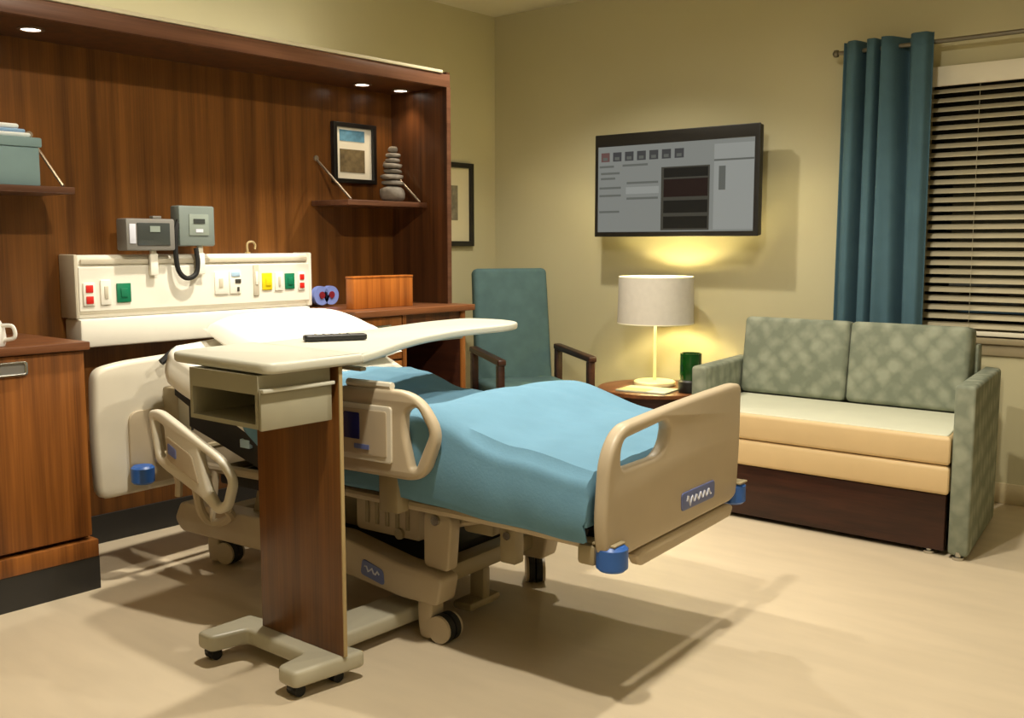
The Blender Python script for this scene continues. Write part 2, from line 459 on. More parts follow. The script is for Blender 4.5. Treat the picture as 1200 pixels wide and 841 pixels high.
t = thing('added_fill_strip', 'slim unseen light strip added on top of the walnut alcove to brighten the wall', 'light strip', (2.44, 4.25, TOP))  # unseen strip added to brighten the upper wall and ceiling
obj('strip_channel', B(1.15, 3.72, 4.22, 4.28, TOP + 0.001, TOP + 0.02, 0.003), 'crown_strip', t, world=True)
obj('strip_diffuser', B(1.16, 3.71, 4.23, 4.27, TOP + 0.0202, TOP + 0.026, 0.002), 'lens_soft', t, world=True)
l = bpy.data.lights.new('fill_strip_lamp', 'AREA'); l.shape = 'RECTANGLE'; l.size = 2.5; l.size_y = 0.03; l.energy = 9; l.color = WARM
lo = bpy.data.objects.new('fill_strip_lamp', l); COL.objects.link(lo); lo.parent = t; lo.location = (0, 0, 0.03); lo.rotation_euler = (math.pi, 0, 0)

# floating shelves hung on slanted rods
def shelf(x0, x1, label):
    t = thing('floating_shelf', label, 'shelf', ((x0 + x1) / 2, AYB, 1.435))
    obj('shelf_board', B(x0, x1, 3.725, AYB - 0.001, 1.435, 1.46, 0.003), 'walnut_trim', t, world=True)
    for x in (x0 + 0.035, x1 - 0.035):
        bm = tube(new(), [(x, AYB - 0.004, 1.665), (x, 3.745, 1.463)], 0.006, 8)
        cyl(bm, (x, AYB - 0.008, 1.668), (x, AYB - 0.001, 1.668), 0.014, n=14)
        obj('support_rod', bm, 'brushed_metal', t, world=True)
shelf(3.255, 3.79, 'walnut wall shelf holding the stacked stones')
shelf(1.22, 1.915, 'walnut wall shelf holding the blue storage box')

# storage box with folded cloths
t = thing('storage_box', 'pale blue lidded storage box on the walnut shelf', 'storage box', (1.64, 3.84, 1.46))
obj('box_body', B(1.47, 1.805, 3.76, 3.95, 1.4605, 1.60, 0.006), 'storage_blue', t, world=True)
obj('box_lid', B(1.462, 1.813, 3.752, 3.958, 1.60, 1.635, 0.006), 'storage_blue', t, world=True)
t = thing('folded_cloth', 'white and blue folded cloths on top of the storage box', 'cloth', (1.66, 3.85, 1.635))
obj('cloth_layer', B(1.50, 1.785, 3.775, 3.93, 1.636, 1.652, 0.007, 3), 'cloth_white', t, world=True)
obj('cloth_layer', B(1.51, 1.77, 3.785, 3.92, 1.652, 1.666, 0.006, 3), 'cloth_blue', t, world=True)
obj('cloth_layer', B(1.50, 1.75, 3.79, 3.92, 1.666, 1.684, 0.008, 3), 'cloth_white', t, world=True)

# framed prints
def framed_print(name, label, x0, x1, z0, z1, yb, fr, matm, arts, depth=0.03):
    t = thing(name, label, 'picture', ((x0 + x1) / 2, yb, z0))
    loop = rect(x0, x1, z0, z1); hole = rect(x0 + fr, x1 - fr, z0 + fr, z1 - fr)
    obj('frame', plate(loop, [hole], depth, lambda a, b, c: (a, yb - depth / 2 - 0.001 + c, b), 0.003), 'frame_black', t, world=True)
    obj('mat_board', B(x0 + fr - 0.003, x1 - fr + 0.003, yb - 0.012, yb - 0.008, z0 + fr - 0.003, z1 - fr + 0.003), matm, t, world=True)
    for (a0, a1, b0, b1, m) in arts:
        obj('print', B(a0, a1, yb - 0.0145, yb - 0.012, b0, b1), m, t, world=True)
framed_print('framed_print', 'black framed print with a blue and a brown block inside the alcove', 3.385, 3.67, 1.555, 1.855, AYB, 0.022, 'mat_board',
             [(3.435, 3.60, 1.765, 1.82, 'art_blue'), (3.435, 3.60, 1.61, 1.725, 'art_brown')])
framed_print('framed_print', 'black framed picture with wide cream mat on the painted corner wall', 4.52, 4.99, 1.235, 1.765, Y1, 0.032, 'mat_board_warm',
             [(4.66, 4.85, 1.40, 1.62, 'art_grey')])

# stacked stones
t = thing('stone_cairn', 'grey stacked stone sculpture on the walnut shelf', 'sculpture', (3.655, 3.84, 1.46))
z = 0.0
for k, (rx, ry, h, dx) in enumerate([(0.074, 0.055, 0.085, 0), (0.062, 0.05, 0.028, 0.004), (0.066, 0.048, 0.032, -0.003), (0.050, 0.042, 0.026, 0.004),
                                     (0.058, 0.04, 0.030, 0.001), (0.040, 0.034, 0.026, 0.003), (0.044, 0.032, 0.026, 0.006), (0.026, 0.024, 0.034, 0.004)]):
    bm = new(); bmesh.ops.create_icosphere(bm, subdivisions=3, radius=1)
    for v in bm.verts:
        n = noise.noise(v.co * 1.3 + Vector((k * 7, 0, 0))) * 0.12
        p = v.co * (1 + n)
        zz = max(-1, min(1, p.z)); zz = math.copysign(abs(zz) ** 0.6, zz)
        v.co = Vector((p.x * rx + dx, p.y * ry, z + h / 2 + zz * h / 2 * (0.99)))
    z += h * 0.985
    obj('stone', bm, 'stone', t)

# =================================================================== CABINETS
t = thing('base_cabinet', 'walnut base cabinet with metal cup pull under the blue storage box', 'cabinet', (1.45, 3.70, 0))
CX0, CX1, CY0, CY1 = 1.08, 1.785, 3.475, 3.985
obj('cabinet_body', B(CX0, CX1, CY0 + 0.02, CY1, 0.19, 0.875, 0.002), 'walnut_dark', t, world=True)
d = obj('door', B(CX0 + 0.01, CX1 + 0.004, CY0 - 0.002, CY0 + 0.019, 0.20, 0.872, 0.003), 'walnut_door', t, world=True)
bm = plate(rounded(rect(1.38, 1.585, 0.805, 0.855), 0.012), [rounded(rect(1.39, 1.575, 0.813, 0.847), 0.008)], 0.012, lambda a, b, c: (a, CY0 - 0.008 + c, b), 0.003)
obj('cup_pull', bm, 'chrome', d, world=True, label='brushed metal recessed pull')
obj('pull_recess', B(1.388, 1.577, CY0 - 0.006, CY0 - 0.003, 0.811, 0.849), 'device_grey', d, world=True)
obj('countertop', B(CX0 - 0.01, CX1 + 0.02, CY0 - 0.02, CY1, 0.876, 0.905, 0.004), 'walnut_top', t, world=True)
obj('bottom_rail', B(CX0, CX1 + 0.02, CY0 - 0.015, CY1, 0.122, 0.185, 0.003), 'walnut_door', t, world=True)
obj('toe_kick', B(CX0, CX1 + 0.022, CY0 - 0.012, CY1, 0, 0.121), 'toe_kick', t, world=True)
# white cup-like object on the counter
t = thing('water_jug', 'small white jug at the edge of the walnut cabinet top', 'jug', (1.497, 3.55, 0.906))
obj('jug_body', lathe(new(), (0, 0, 0), [(0, 0), (0.05, 0), (0.056, 0.02), (0.052, 0.06), (0.04, 0.085), (0.034, 0.088), (0, 0.088)], 28), 'ceramic_white', t)
obj('jug_handle', tube(new(), [(0.03, -0.036, 0.07), (0.055, -0.062, 0.066), (0.058, -0.066, 0.03), (0.034, -0.042, 0.02)], 0.007, 8, smooth=5), 'ceramic_white', t)

t = thing('desk_cabinet', 'walnut desk unit with open knee space beside the teal armchair', 'desk', (3.45, 3.72, 0))
DX0, DX1, DY0, DY1 = 3.06, 3.855, 3.475, 3.985
obj('countertop', plate([(DX0 - 0.01, DY0 - 0.02), (AX1 - 0.028, DY0 - 0.02), (AX1 - 0.028, DY1), (3.155, DY1), (3.155, 3.862), (DX0 - 0.01, 3.862)], [], 0.03, lambda a, b, c: (a, b, 0.93 + c), 0.004), 'walnut_top', t, world=True)
obj('counter_nosing', B(AX1 - 0.028, DX1, DY0 - 0.02, AYF - 0.006, 0.915, 0.945, 0.004), 'walnut_top', t, world=True)
obj('drawer_case', B(DX0, 3.36, DY0 + 0.02, 3.862, 0.10, 0.914), 'walnut_dark', t, world=True)
for z0, z1 in ((0.105, 0.50), (0.51, 0.70), (0.71, 0.91)):
    d = obj('drawer_front', B(DX0 + 0.004, 3.357, DY0, DY0 + 0.019, z0, z1, 0.003), 'walnut_door', t, world=True)
    obj('drawer_pull', B(3.13, 3.28, DY0 - 0.012, DY0 - 0.001, z1 - 0.05, z1 - 0.035, 0.003), 'chrome', d, world=True)
obj('stile', B(3.362, 3.385, DY0, DY1, 0.0, 0.914), 'walnut_door', t, world=True)
obj('side_panel', B(3.775, 3.802, DY0 + 0.012, DY1, 0.0, 0.914, 0.001), 'mahogany', t, world=True)  # darker wood here paints the shade inside the knee space
obj('panel_edging', B(3.772, 3.8025, DY0, DY0 + 0.0115, 0.0, 0.914, 0.002), 'walnut_door', t, world=True)
obj('modesty_panel', B(3.386, 3.774, DY1 - 0.03, DY1 - 0.01, 0.0, 0.914), 'mahogany', t, world=True)  # dark tone again stands for the shaded knee space
obj('apron', B(3.386, 3.774, DY0 + 0.01, DY0 + 0.03, 0.85, 0.914), 'walnut_dark', t, world=True)
obj('toe_kick', B(DX0, 3.36, DY0 + 0.03, DY1, 0, 0.099), 'toe_kick', t, world=True)
t = thing('wooden_box', 'bright walnut box standing on the desk top', 'box', (3.36, 3.66, 0.945))
bm = B(3.17, 3.555, 3.60, 3.655, 0.9455, 1.088, 0.002)
obj('box_body', bm, 'walnut_box', t, world=True)
obj('box_lid', B(3.168, 3.557, 3.598, 3.657, 1.0885, 1.098, 0.002), 'walnut_box', t, world=True)

# =================================================================== HEADWALL SERVICE CONSOLE
t = thing('service_console', 'cream medical gas and power console on the walnut headwall', 'service console', (2.55, AYB, 0.84))
HX0, HX1 = 1.99, 3.13
prof = [(AYB - 0.001, 1.205), (3.90, 1.205), (3.885, 1.195), (3.885, 1.165), (3.875, 1.155), (3.875, 0.985), (3.90, 0.970), (3.90, 0.955), (AYB - 0.001, 0.955)]
def prism_x(prof, x0, x1):
    bm = new()
    a = [bm.verts.new((x0, y, z)) for y, z in prof]; b = [bm.verts.new((x1, y, z)) for y, z in prof]
    n = len(prof)
    for i in range(n): bm.faces.new((a[i], a[(i + 1) % n], b[(i + 1) % n], b[i]))
    bm.faces.new(a); bm.faces.new(b[::-1])
    return bm
obj('console_body', prism_x(prof, HX0, HX1), 'console_cream', t, world=True, smooth=False)
obj('equipment_rail', B(HX0 + 0.01, HX1 - 0.01, 3.872, 3.884, 1.168, 1.188, 0.003), 'console_shade', t, world=True)
obj('end_cap', B(HX0 - 0.018, HX0 - 0.001, 3.873, AYB - 0.001, 0.955, 1.208, 0.006), 'console_shade', t, world=True)
obj('end_cap', B(HX1 + 0.001, HX1 + 0.018, 3.873, AYB - 0.001, 0.955, 1.208, 0.006), 'console_cream', t, world=True)
obj('lower_cover', B(HX0 - 0.005, HX1 + 0.005, 3.868, AYB - 0.001, 0.838, 0.953, 0.012), 'console_cream', t, world=True)
def outlet(x, z, wx, hz, m, slots=()):
    o = obj('outlet_plate', B(x - wx / 2, x + wx / 2, 3.868, 3.876, z - hz / 2, z + hz / 2, 0.003), m, t, world=True)
    for (dx, dz, sw, sh, sm) in slots:
        obj('socket', B(x + dx - sw / 2, x + dx + sw / 2, 3.864, 3.869, z + dz - sh / 2, z + dz + sh / 2, 0.002), sm, o, world=True)
outlet(2.028, 1.050, 0.05, 0.092, 'outlet_white', [(0, 0.022, 0.03, 0.03, 'outlet_red'), (0, -0.022, 0.03, 0.03, 'outlet_red')])
outlet(2.098, 1.056, 0.045, 0.10, 'outlet_white', [(0, 0.0, 0.016, 0.05, 'console_shade')])
outlet(2.176, 1.052, 0.062, 0.078, 'outlet_green', [(0, 0, 0.03, 0.036, 'outlet_green')])
outlet(2.640, 1.078, 0.07, 0.10, 'outlet_white', [(-0.005, 0.0, 0.02, 0.04, 'console_shade')])
outlet(2.712, 1.078, 0.06, 0.10, 'outlet_white', [(0.0, 0.038, 0.045, 0.022, 'pale_blue'), (0.012, 0.006, 0.03, 0.018, 'outlet_slot'), (0.012, -0.03, 0.012, 0.02, 'outlet_slot')])
outlet(2.825, 1.085, 0.03, 0.14, 'console_shade', [(0, 0.01, 0.014, 0.06, 'outlet_white')])
outlet(2.885, 1.078, 0.055, 0.078, 'outlet_yellow', [(0.004, 0.0, 0.028, 0.04, 'outlet_yellow')])
outlet(2.952, 1.076, 0.045, 0.085, 'outlet_white', [(0, 0, 0.012, 0.045, 'console_shade')])
outlet(3.014, 1.076, 0.055, 0.074, 'outlet_green', [(0, 0, 0.026, 0.034, 'outlet_green')])
outlet(3.083, 1.074, 0.04, 0.085, 'outlet_white', [(0, 0.02, 0.026, 0.026, 'outlet_red'), (0, -0.02, 0.026, 0.026, 'outlet_red')])

# bedside monitor and second device on the rail
def bracket(x, t, zt):
    bm = B(x - 0.018, x + 0.018, 3.848, 3.864, 1.12, 1.21, 0.004)
    box(bm, x - 0.012, x + 0.012, 3.850, 3.866, 1.205, zt, 0.003)
    obj('rail_clamp', bm, 'outlet_white', t, world=True)
t = thing('vital_signs_monitor', 'grey boxy monitor with dark display mounted on the console rail', 'monitor', (2.278, 3.86, 1.21))
obj('housing', B(2.168, 2.388, 3.82, 3.90, 1.222, 1.352, 0.008), 'device_grey', t, world=True)
obj('display', B(2.215, 2.362, 3.816, 3.8205, 1.243, 1.335, 0.002), 'screen_dark', t, world=True)
obj('display_trace', B(2.27, 2.315, 3.8135, 3.8155, 1.298, 1.322), 'screen_light', t, world=True)
obj('button_strip', B(2.18, 2.208, 3.816, 3.8205, 1.25, 1.33, 0.002), 'label_mark', t, world=True)
obj('handle', B(2.30, 2.34, 3.84, 3.87, 1.353, 1.364, 0.003), 'device_grey', t, world=True)
bracket(2.305, t, 1.222)
t = thing('diagnostic_wall_set', 'grey green square instrument box with coiled cable on the console rail', 'medical device', (2.50, 3.86, 1.21))
obj('housing', B(2.415, 2.588, 3.83, 3.90, 1.240, 1.410, 0.008), 'device_teal', t, world=True)
obj('face_panel', B(2.46, 2.555, 3.8255, 3.8305, 1.285, 1.375, 0.002), 'screen_light', t, world=True)
obj('face_mark', B(2.48, 2.535, 3.823, 3.8252, 1.335, 1.355), 'screen_dark', t, world=True)
obj('face_mark', B(2.49, 2.525, 3.823, 3.8252, 1.298, 1.312), 'label_mark', t, world=True)
obj('cable', tube(new(), [(2.43, 3.85, 1.36), (2.402, 3.838, 1.30), (2.398, 3.838, 1.22), (2.408, 3.838, 1.14), (2.445, 3.838, 1.105), (2.49, 3.838, 1.12), (2.503, 3.838, 1.17), (2.50, 3.845, 1.232)], 0.0105, 8, smooth=6), 'black_rubber', t, world=True)
bracket(2.528, t, 1.24)
t = thing('utility_hook', 'small beige wire loop standing on the console top', 'hook', (2.845, 3.93, 1.206))
obj('hook_wire', tube(new(), [(2.825, 3.93, 1.207), (2.823, 3.93, 1.245), (2.834, 3.93, 1.258), (2.856, 3.93, 1.258), (2.867, 3.93, 1.245), (2.865, 3.93, 1.225)], 0.005, 8, smooth=4), 'edge_band', t, world=True)
obj('hook_base', cyl(new(), (2.825, 3.93, 1.205), (2.825, 3.93, 1.213), 0.012, n=14), 'edge_band', t, world=True)
t = thing('suction_gauge', 'round blue gauge with two dark red dials at the console end', 'gauge', (3.23, 3.93, 0.955))
bm = cyl(new(), (3.20, 3.865, 1.0), (3.20, 3.895, 1.0), 0.046, n=24); cyl(bm, (3.26, 3.865, 1.0), (3.26, 3.895, 1.0), 0.046, n=24)
obj('gauge_body', bm, 'gauge_blue', t, world=True)
for x in (3.20, 3.26):
    obj('dial', cyl(new(), (x, 3.860, 1.003), (x, 3.8645, 1.003), 0.017, n=16), 'gauge_red', t, world=True)
obj('gauge_mount', B(3.20, 3.26, 3.896, AYB - 0.001, 0.98, 1.02, 0.004), 'console_shade', t, world=True)

# =================================================================== HOSPITAL BED
BR = R(4.0)
BLOC = (2.5755, 1.544, 0.0)
bed = thing('hospital_bed', 'cream adjustable hospital bed with blue bumpers and raised head section', 'bed', BLOC, BR)
ZB = [(0.0, 0.49), (0.25, 0.52), (0.58, 0.58), (0.92, 0.522), (1.08, 0.53), (1.30, 0.585), (1.6, 0.675), (1.95, 0.78)]   # deck height along the bed
ZT = lambda v: interp(ZB, v) + 0.125
def strip(bm, prof_v, zlo, zhi, x0, x1):
    """solid strip across the bed following the deck profile"""
    a = []
    for v in prof_v:
        a.append([bm.verts.new(p) for p in ((x0, v, zlo(v)), (x1, v, zlo(v)), (x1, v, zhi(v)), (x0, v, zhi(v)))])
    for p, q in zip(a, a[1:]):
        for i in range(4):
            j = (i + 1) % 4
            bm.faces.new((p[i], p[j], q[j], q[i]))
    bm.faces.new(a[0][::-1]); bm.faces.new(a[-1])
    return bm
zb = lambda v: interp(ZB, v)
vs = [0.03 + i * (1.81 - 0.03) / 40 for i in range(41)]
obj('deck', strip(new(), vs, lambda v: zb(v) - 0.045, lambda v: zb(v) - 0.003, -0.40, 0.40), 'bed_dark', bed)
# footboard
FB = rounded([(-0.435, 0.415), (-0.455, 0.52), (-0.435, 0.70), (-0.37, 0.772), (0.02, 0.795), (0.36, 0.805), (0.405, 0.80), (0.405, 0.62), (0.385, 0.44), (0.345, 0.425), (-0.30, 0.418)],
             [0.05, 0.08, 0.06, 0.09, 0.2, 0.05, 0.03, 0.1, 0.03, 0.02, 0.05])
HH = rounded([(-0.375, 0.655), (-0.37, 0.735), (-0.12, 0.755), (-0.095, 0.735), (-0.11, 0.685), (-0.16, 0.655)], [0.03, 0.04, 0.02, 0.03, 0.04, 0.05])
fb = obj('footboard', plate(FB, [HH], 0.042, lambda a, b, c: (a, -0.035 + c, b), 0.012), 'bed_cream', bed)
LB = rounded([(-0.25, 0.362), (-0.28, 0.40), (-0.24, 0.412), (0.33, 0.418), (0.37, 0.405), (0.35, 0.372)], 0.015)
obj('lower_bar', plate(LB, [], 0.035, lambda a, b, c: (a, -0.035 + c, b), 0.008), 'bed_cream', fb)
lab = obj('logo_plate', plate(rounded(rect(-0.02, 0.205, 0.468, 0.522), 0.014), [], 0.004, lambda a, b, c: (a, -0.0575 + c, b), 0.001), 'label_blue', fb, label='blue logo plate with pale lettering')
bm = new()
pts = []
for i in range(33):
    x = 0.01 + 0.165 * i / 32
    pts.append((x, -0.0605, 0.494 + 0.013 * math.sin(i * 1.15) * (1.25 if i < 5 else 0.75)))
tube(bm, pts, 0.0028, 6)
obj('lettering', bm, 'label_mark', lab) if False else obj('lettering', bm, 'label_mark', fb)
# bumpers
def bumper(x, v, z, h=0.068, r=0.043):
    o = obj('bumper', lathe(new(), (x, v, z - h / 2), [(0, 0), (r * .8, 0), (r, 0.008), (r, h - 0.008), (r * .8, h), (0, h)], 24), 'bumper_blue', bed, label='blue corner roller')
    return o
for s, v, z in ((-0.40, -0.045, 0.425), (0.410, -0.030, 0.437), (-0.435, 1.975, 0.385), (0.435, 1.975, 0.385)):
    b_ = bumper(s, v, z)
for s in (-1, 1):
    xx = -0.40 if s < 0 else 0.410
    bm = B(xx - 0.035, xx + 0.035, -0.012, 0.045, 0.40, 0.458, 0.012)
    box(bm, xx - 0.03, xx + 0.03, -0.070, 0.0, 0.4595 + (0.012 if s > 0 else 0), 0.466 + (0.012 if s > 0 else 0), 0.003)
    obj('bumper_bracket', bm, 'bed_metal', bed)
    obj('bracket_knob', B(xx - s * 0.03 - 0.016, xx - s * 0.03 + 0.016, 0.012, 0.045, 0.459, 0.476, 0.005), 'black_plastic', bed)
# headboard
HB = rounded([(-0.575, 0.30), (-0.585, 0.55), (-0.575, 0.79), (-0.46, 0.81), (0, 0.83), (0.46, 0.81), (0.575, 0.79), (0.585, 0.55), (0.575, 0.30)], [0.05, 0.1, 0.05, 0.1, 0.2, 0.1, 0.05, 0.1, 0.05])
hb = obj('headboard', plate(HB, [], 0.055, lambda a, b, c: (a, 2.065 + c, b), 0.018), 'bed_cream_light', bed)
obj('headboard_panel', plate(rounded(rect(-0.45, 0.45, 0.33, 0.62), 0.05), [], 0.012, lambda a, b, c: (a, 2.033 + c, b), 0.004), 'bed_cream', hb)
obj('power_cable', tube(new(), [(-0.33, 1.985, 0.80), (-0.26, 1.975, 0.845), (-0.215, 1.975, 0.80), (-0.20, 1.98, 0.70), (-0.21, 1.985, 0.52)], 0.014, 8, smooth=6), 'black_rubber', bed)
# frame rails under the deck
for s in (-1, 1):
    bm = tube(new(), [(s * 0.40, 0.0, 0.452), (s * 0.40, 0.30, 0.462), (s * 0.39, 1.0, 0.462), (s * 0.38, 1.95, 0.44)], 0.017, 10)
    obj('frame_rail', bm, 'bed_cream', bed)
for v in (0.18, 0.62, 1.05, 1.55, 1.93):
    obj('cross_bar', tube(new(), [(-0.385, v, 0.455), (0.385, v, 0.455)], 0.014, 8), 'bed_metal', bed)
obj('head_post', B(-0.30, -0.24, 1.93, 2.03, 0.40, 0.70, 0.01), 'bed_metal', bed)
obj('head_post', B(0.24, 0.30, 1.93, 2.03, 0.40, 0.70, 0.01), 'bed_metal', bed)
obj('dark_void_fill', B(-0.36, 0.36, 1.10, 1.62, 0.385, 0.44, 0.01), 'bed_dark', bed)  # dark box stands in for the shaded void under the head section
obj('head_section_cover', strip(new(), [1.18, 1.3, 1.45, 1.6, 1.75], lambda v: zb(v) - 0.13, lambda v: zb(v) - 0.047, -0.385, 0.385), 'bed_dark', bed)
# base frame
for s in (-1, 1):
    bm = new()
    prof = [(0.60, 0.215), (0.62, 0.125), (0.78, 0.125), (1.02, 0.155), (1.90, 0.155), (1.94, 0.20), (1.90, 0.27), (1.05, 0.285), (0.78, 0.235), (0.66, 0.228)]
    hw = 0.045; xc = s * 0.285 if s < 0 else 0.30
    bm = plate(rounded(prof, 0.02), [], hw * 2, lambda a, b, c: (xc + c, a, b), 0.010)
    o = obj('base_beam', bm, 'bed_cream', bed)
    if s < 0:
        obj('base_label', plate(rounded([(0.84, 0.15), (0.845, 0.20), (0.935, 0.225), (0.945, 0.172)], 0.014), [], 0.004, lambda a, b, c: (xc - hw - 0.002 + c, a, b), 0.001), 'label_blue', o, label='blue label with pale mark')
        obj('label_mark', tube(new(), [(xc - hw - 0.005, 0.86 + 0.008 * i, 0.183 + 0.0018 * i + 0.009 * math.sin(i * 1.9)) for i in range(9)], 0.003, 6), 'label_mark', o)
for v in (0.70, 1.84):
    obj('base_crossbeam', B(-0.25, 0.26, v - 0.04, v + 0.04, 0.16, 0.22, 0.012), 'bed_metal', bed)
# lift arms, motors and covers between base and deck
for s in (-1, 1):
    bm = plate(rounded([(0.60, 0.23), (0.585, 0.40), (0.63, 0.43), (0.70, 0.41), (0.70, 0.235)], 0.02), [], 0.05, lambda a, b, c: (s * 0.275 + c, a, b), 0.008)
    obj('lift_post', bm, 'bed_cream', bed)
    bm = plate(rounded([(1.46, 0.24), (1.42, 0.44), (1.50, 0.45), (1.56, 0.25)], 0.02), [], 0.04, lambda a, b, c: (s * 0.25 + c, a, b), 0.008)
    obj('lift_post', bm, 'bed_metal', bed)
bm = B(-0.25, 0.10, 0.76, 1.05, 0.285, 0.43, 0.02)
obj('motor_housing', bm, 'bed_cream', bed)
obj('motor_housing', B(-0.12, 0.22, 1.15, 1.40, 0.24, 0.37, 0.02), 'bed_metal', bed)
obj('actuator', tube(new(), [(-0.12, 0.74, 0.40), (-0.12, 0.25, 0.43)], 0.024, 12), 'bed_metal', bed)
obj('actuator', tube(new(), [(0.10, 0.95, 0.36), (0.06, 0.45, 0.40)], 0.020, 12), 'bed_dark', bed)
obj('sensor_knob', cyl(new(), (-0.262, 0.84, 0.305), (-0.25, 0.84, 0.305), 0.018, n=16), 'bed_metal', bed)
obj('foot_bracket', B(-0.22, -0.17, 0.40, 0.46, 0.27, 0.44, 0.008), 'bed_metal', bed)
obj('foot_bracket', B(0.17, 0.22, 0.40, 0.46, 0.27, 0.44, 0.008), 'bed_metal', bed)
obj('foot_channel', B(-0.23, 0.23, 0.385, 0.475, 0.40, 0.445, 0.008), 'bed_cream', bed)
obj('cable_loom', tube(new(), [(-0.20, 0.95, 0.47), (-0.27, 0.82, 0.44), (-0.22, 0.72, 0.47), (-0.25, 0.60, 0.46)], 0.014, 8, smooth=6), 'black_rubber', bed)
for k in range(5):
    obj('motor_rib', B(-0.256, -0.2505, 0.80 + k * 0.045, 0.815 + k * 0.045, 0.32, 0.41, 0.002), 'bed_metal', bed)
obj('dark_gap_fill', B(-0.33, -0.14, 0.56, 0.74, 0.432, 0.470, 0.006), 'bed_dark', bed)  # dark block put in for the shaded gap under the deck
obj('dark_gap_fill', B(-0.34, -0.20, 0.90, 1.08, 0.435, 0.472, 0.006), 'bed_dark', bed)  # second dark block for the same shaded gap
obj('gear_case', B(-0.20, -0.02, 0.50, 0.62, 0.335, 0.42, 0.014), 'bed_metal', bed)
obj('pivot_pin', cyl(new(), (-0.31, 0.645, 0.392), (-0.30, 0.645, 0.392), 0.016, n=14), 'chrome', bed)
obj('pivot_pin', cyl(new(), (-0.225, 0.43, 0.36), (-0.2205, 0.43, 0.36), 0.013, n=14), 'chrome', bed)
obj('link_bar', tube(new(), [(-0.24, 0.66, 0.36), (-0.235, 0.44, 0.42)], 0.012, 8), 'bed_cream', bed)
obj('link_bar', tube(new(), [(0.24, 0.66, 0.36), (0.235, 0.44, 0.42)], 0.012, 8), 'bed_cream', bed)
obj('base_cover', B(-0.235, 0.25, 0.76, 1.45, 0.17, 0.235, 0.02), 'bed_dark', bed)
# casters
def caster(x, v, ang, pedal=False, top=0.20):
    ca, sa = math.cos(ang), math.sin(ang)
    def rot(px, py, pz): return (x + px * ca - py * sa, v + px * sa + py * ca, pz)
    r = 0.046
    bm = new()
    for sx in (-0.014, 0.014):
        cyl(bm, rot(sx - 0.011, 0.0, r), rot(sx + 0.011, 0.0, r), r, n=28)
    wh = obj('caster_wheel', bm, 'black_rubber', bed)
    bm = new()
    for sx in (-0.030, 0.030):
        cyl(bm, rot(sx - 0.005, 0.0, r), rot(sx + 0.005, 0.0, r), r * 0.95, n=28)
    obj('wheel_cover', bm, 'bed_cream', wh)
    bm = plate(rounded([(0.036, 0.006), (0.080, 0.006), (0.088, 0.06), (0.088, top), (0.026, top), (0.030, 0.06)], 0.016), [], 0.064, lambda a, b, c: rot(c, a, b), 0.008)
    obj('caster_fork', bm, 'bed_cream', wh)
caster(-0.285, 0.625, 0.0, top=0.215)
caster(0.355, 0.72, -0.87, top=0.20)
caster(-0.165, 1.82, 0.15, top=0.20)
caster(0.30, 1.84, 0.0, top=0.20)
obj('brake_pedal', B(-0.11, 0.06, 0.66, 0.74, 0.03, 0.06, 0.012), 'bed_metal', bed)
obj('pedal_arm', B(-0.04, 0.0, 0.66, 0.72, 0.055, 0.165, 0.008), 'bed_metal', bed)
# foot-end side rail with control panel
RO = rounded([(0.90, 0.560), (0.90, 0.800), (0.86, 0.822), (0.60, 0.826), (0.535, 0.80), (0.468, 0.715), (0.515, 0.60), (0.545, 0.572), (0.585, 0.562)],
             [0.03, 0.03, 0.03, 0.05, 0.04, 0.05, 0.03, 0.02, 0.03])
RH = rounded([(0.60, 0.765), (0.605, 0.70), (0.577, 0.60), (0.56, 0.60), (0.505, 0.712), (0.555, 0.785)], [0.02, 0.03, 0.01, 0.012, 0.02, 0.02])
rl = obj('foot_side_rail', plate(RO, [RH], 0.036, lambda a, b, c: (-0.478 + c, a, b), 0.012), 'bed_cream', bed)
cp = obj('control_panel', plate(rounded(rect(0.645, 0.865, 0.605, 0.775), 0.012), [], 0.008, lambda a, b, c: (-0.499 + c, a, b), 0.002), 'bed_cream_light', rl)
obj('panel_recess', plate(rounded(rect(0.662, 0.848, 0.622, 0.760), 0.008), [], 0.003, lambda a, b, c: (-0.5045 + c, a, b), 0.001), 'bed_cream', rl)
obj('keypad', plate(rounded(rect(0.768, 0.832, 0.668, 0.748), 0.004), [], 0.003, lambda a, b, c: (-0.5078 + c, a, b), 0.001), 'panel_navy', rl, label='navy blue keypad')
obj('keypad_mark', B(-0.5092, -0.5065, 0.73, 0.79, 0.640, 0.654), 'label_blue', rl)
obj('rail_cap', tube(new(), [(-0.478, 0.84, 0.833), (-0.478, 0.66, 0.833)], 0.012, 8), 'bed_cream_light', rl)
obj('rail_arm', B(-0.462, -0.405, 0.66, 0.74, 0.44, 0.60, 0.012), 'bed_metal', bed)
# head-end side rail, lowered and slanting with the back section
HO = rounded([(1.83, 0.655), (1.765, 0.66), (1.42, 0.525), (1.355, 0.455), (1.40, 0.345), (1.455, 0.325), (1.54, 0.375), (1.74, 0.445), (1.79, 0.47)],
             [0.035, 0.035, 0.06, 0.05, 0.03, 0.02, 0.03, 0.03, 0.03])
H1 = rounded([(1.795, 0.625), (1.735, 0.605), (1.725, 0.50), (1.755, 0.485), (1.775, 0.51)], 0.012)
H2 = rounded([(1.545, 0.545), (1.44, 0.505), (1.39, 0.452), (1.42, 0.375), (1.455, 0.36), (1.50, 0.41)], 0.015)
hl = obj('head_side_rail', plate(HO, [H1, H2], 0.034, lambda a, b, c: (-0.492 + c, a, b), 0.011), 'bed_cream_light', bed)
obj('rail_panel', plate(rounded([(1.715, 0.575), (1.575, 0.52), (1.535, 0.42), (1.71, 0.49)], 0.015), [], 0.006, lambda a, b, c: (-0.512 + c, a, b), 0.002), 'bed_cream', hl)
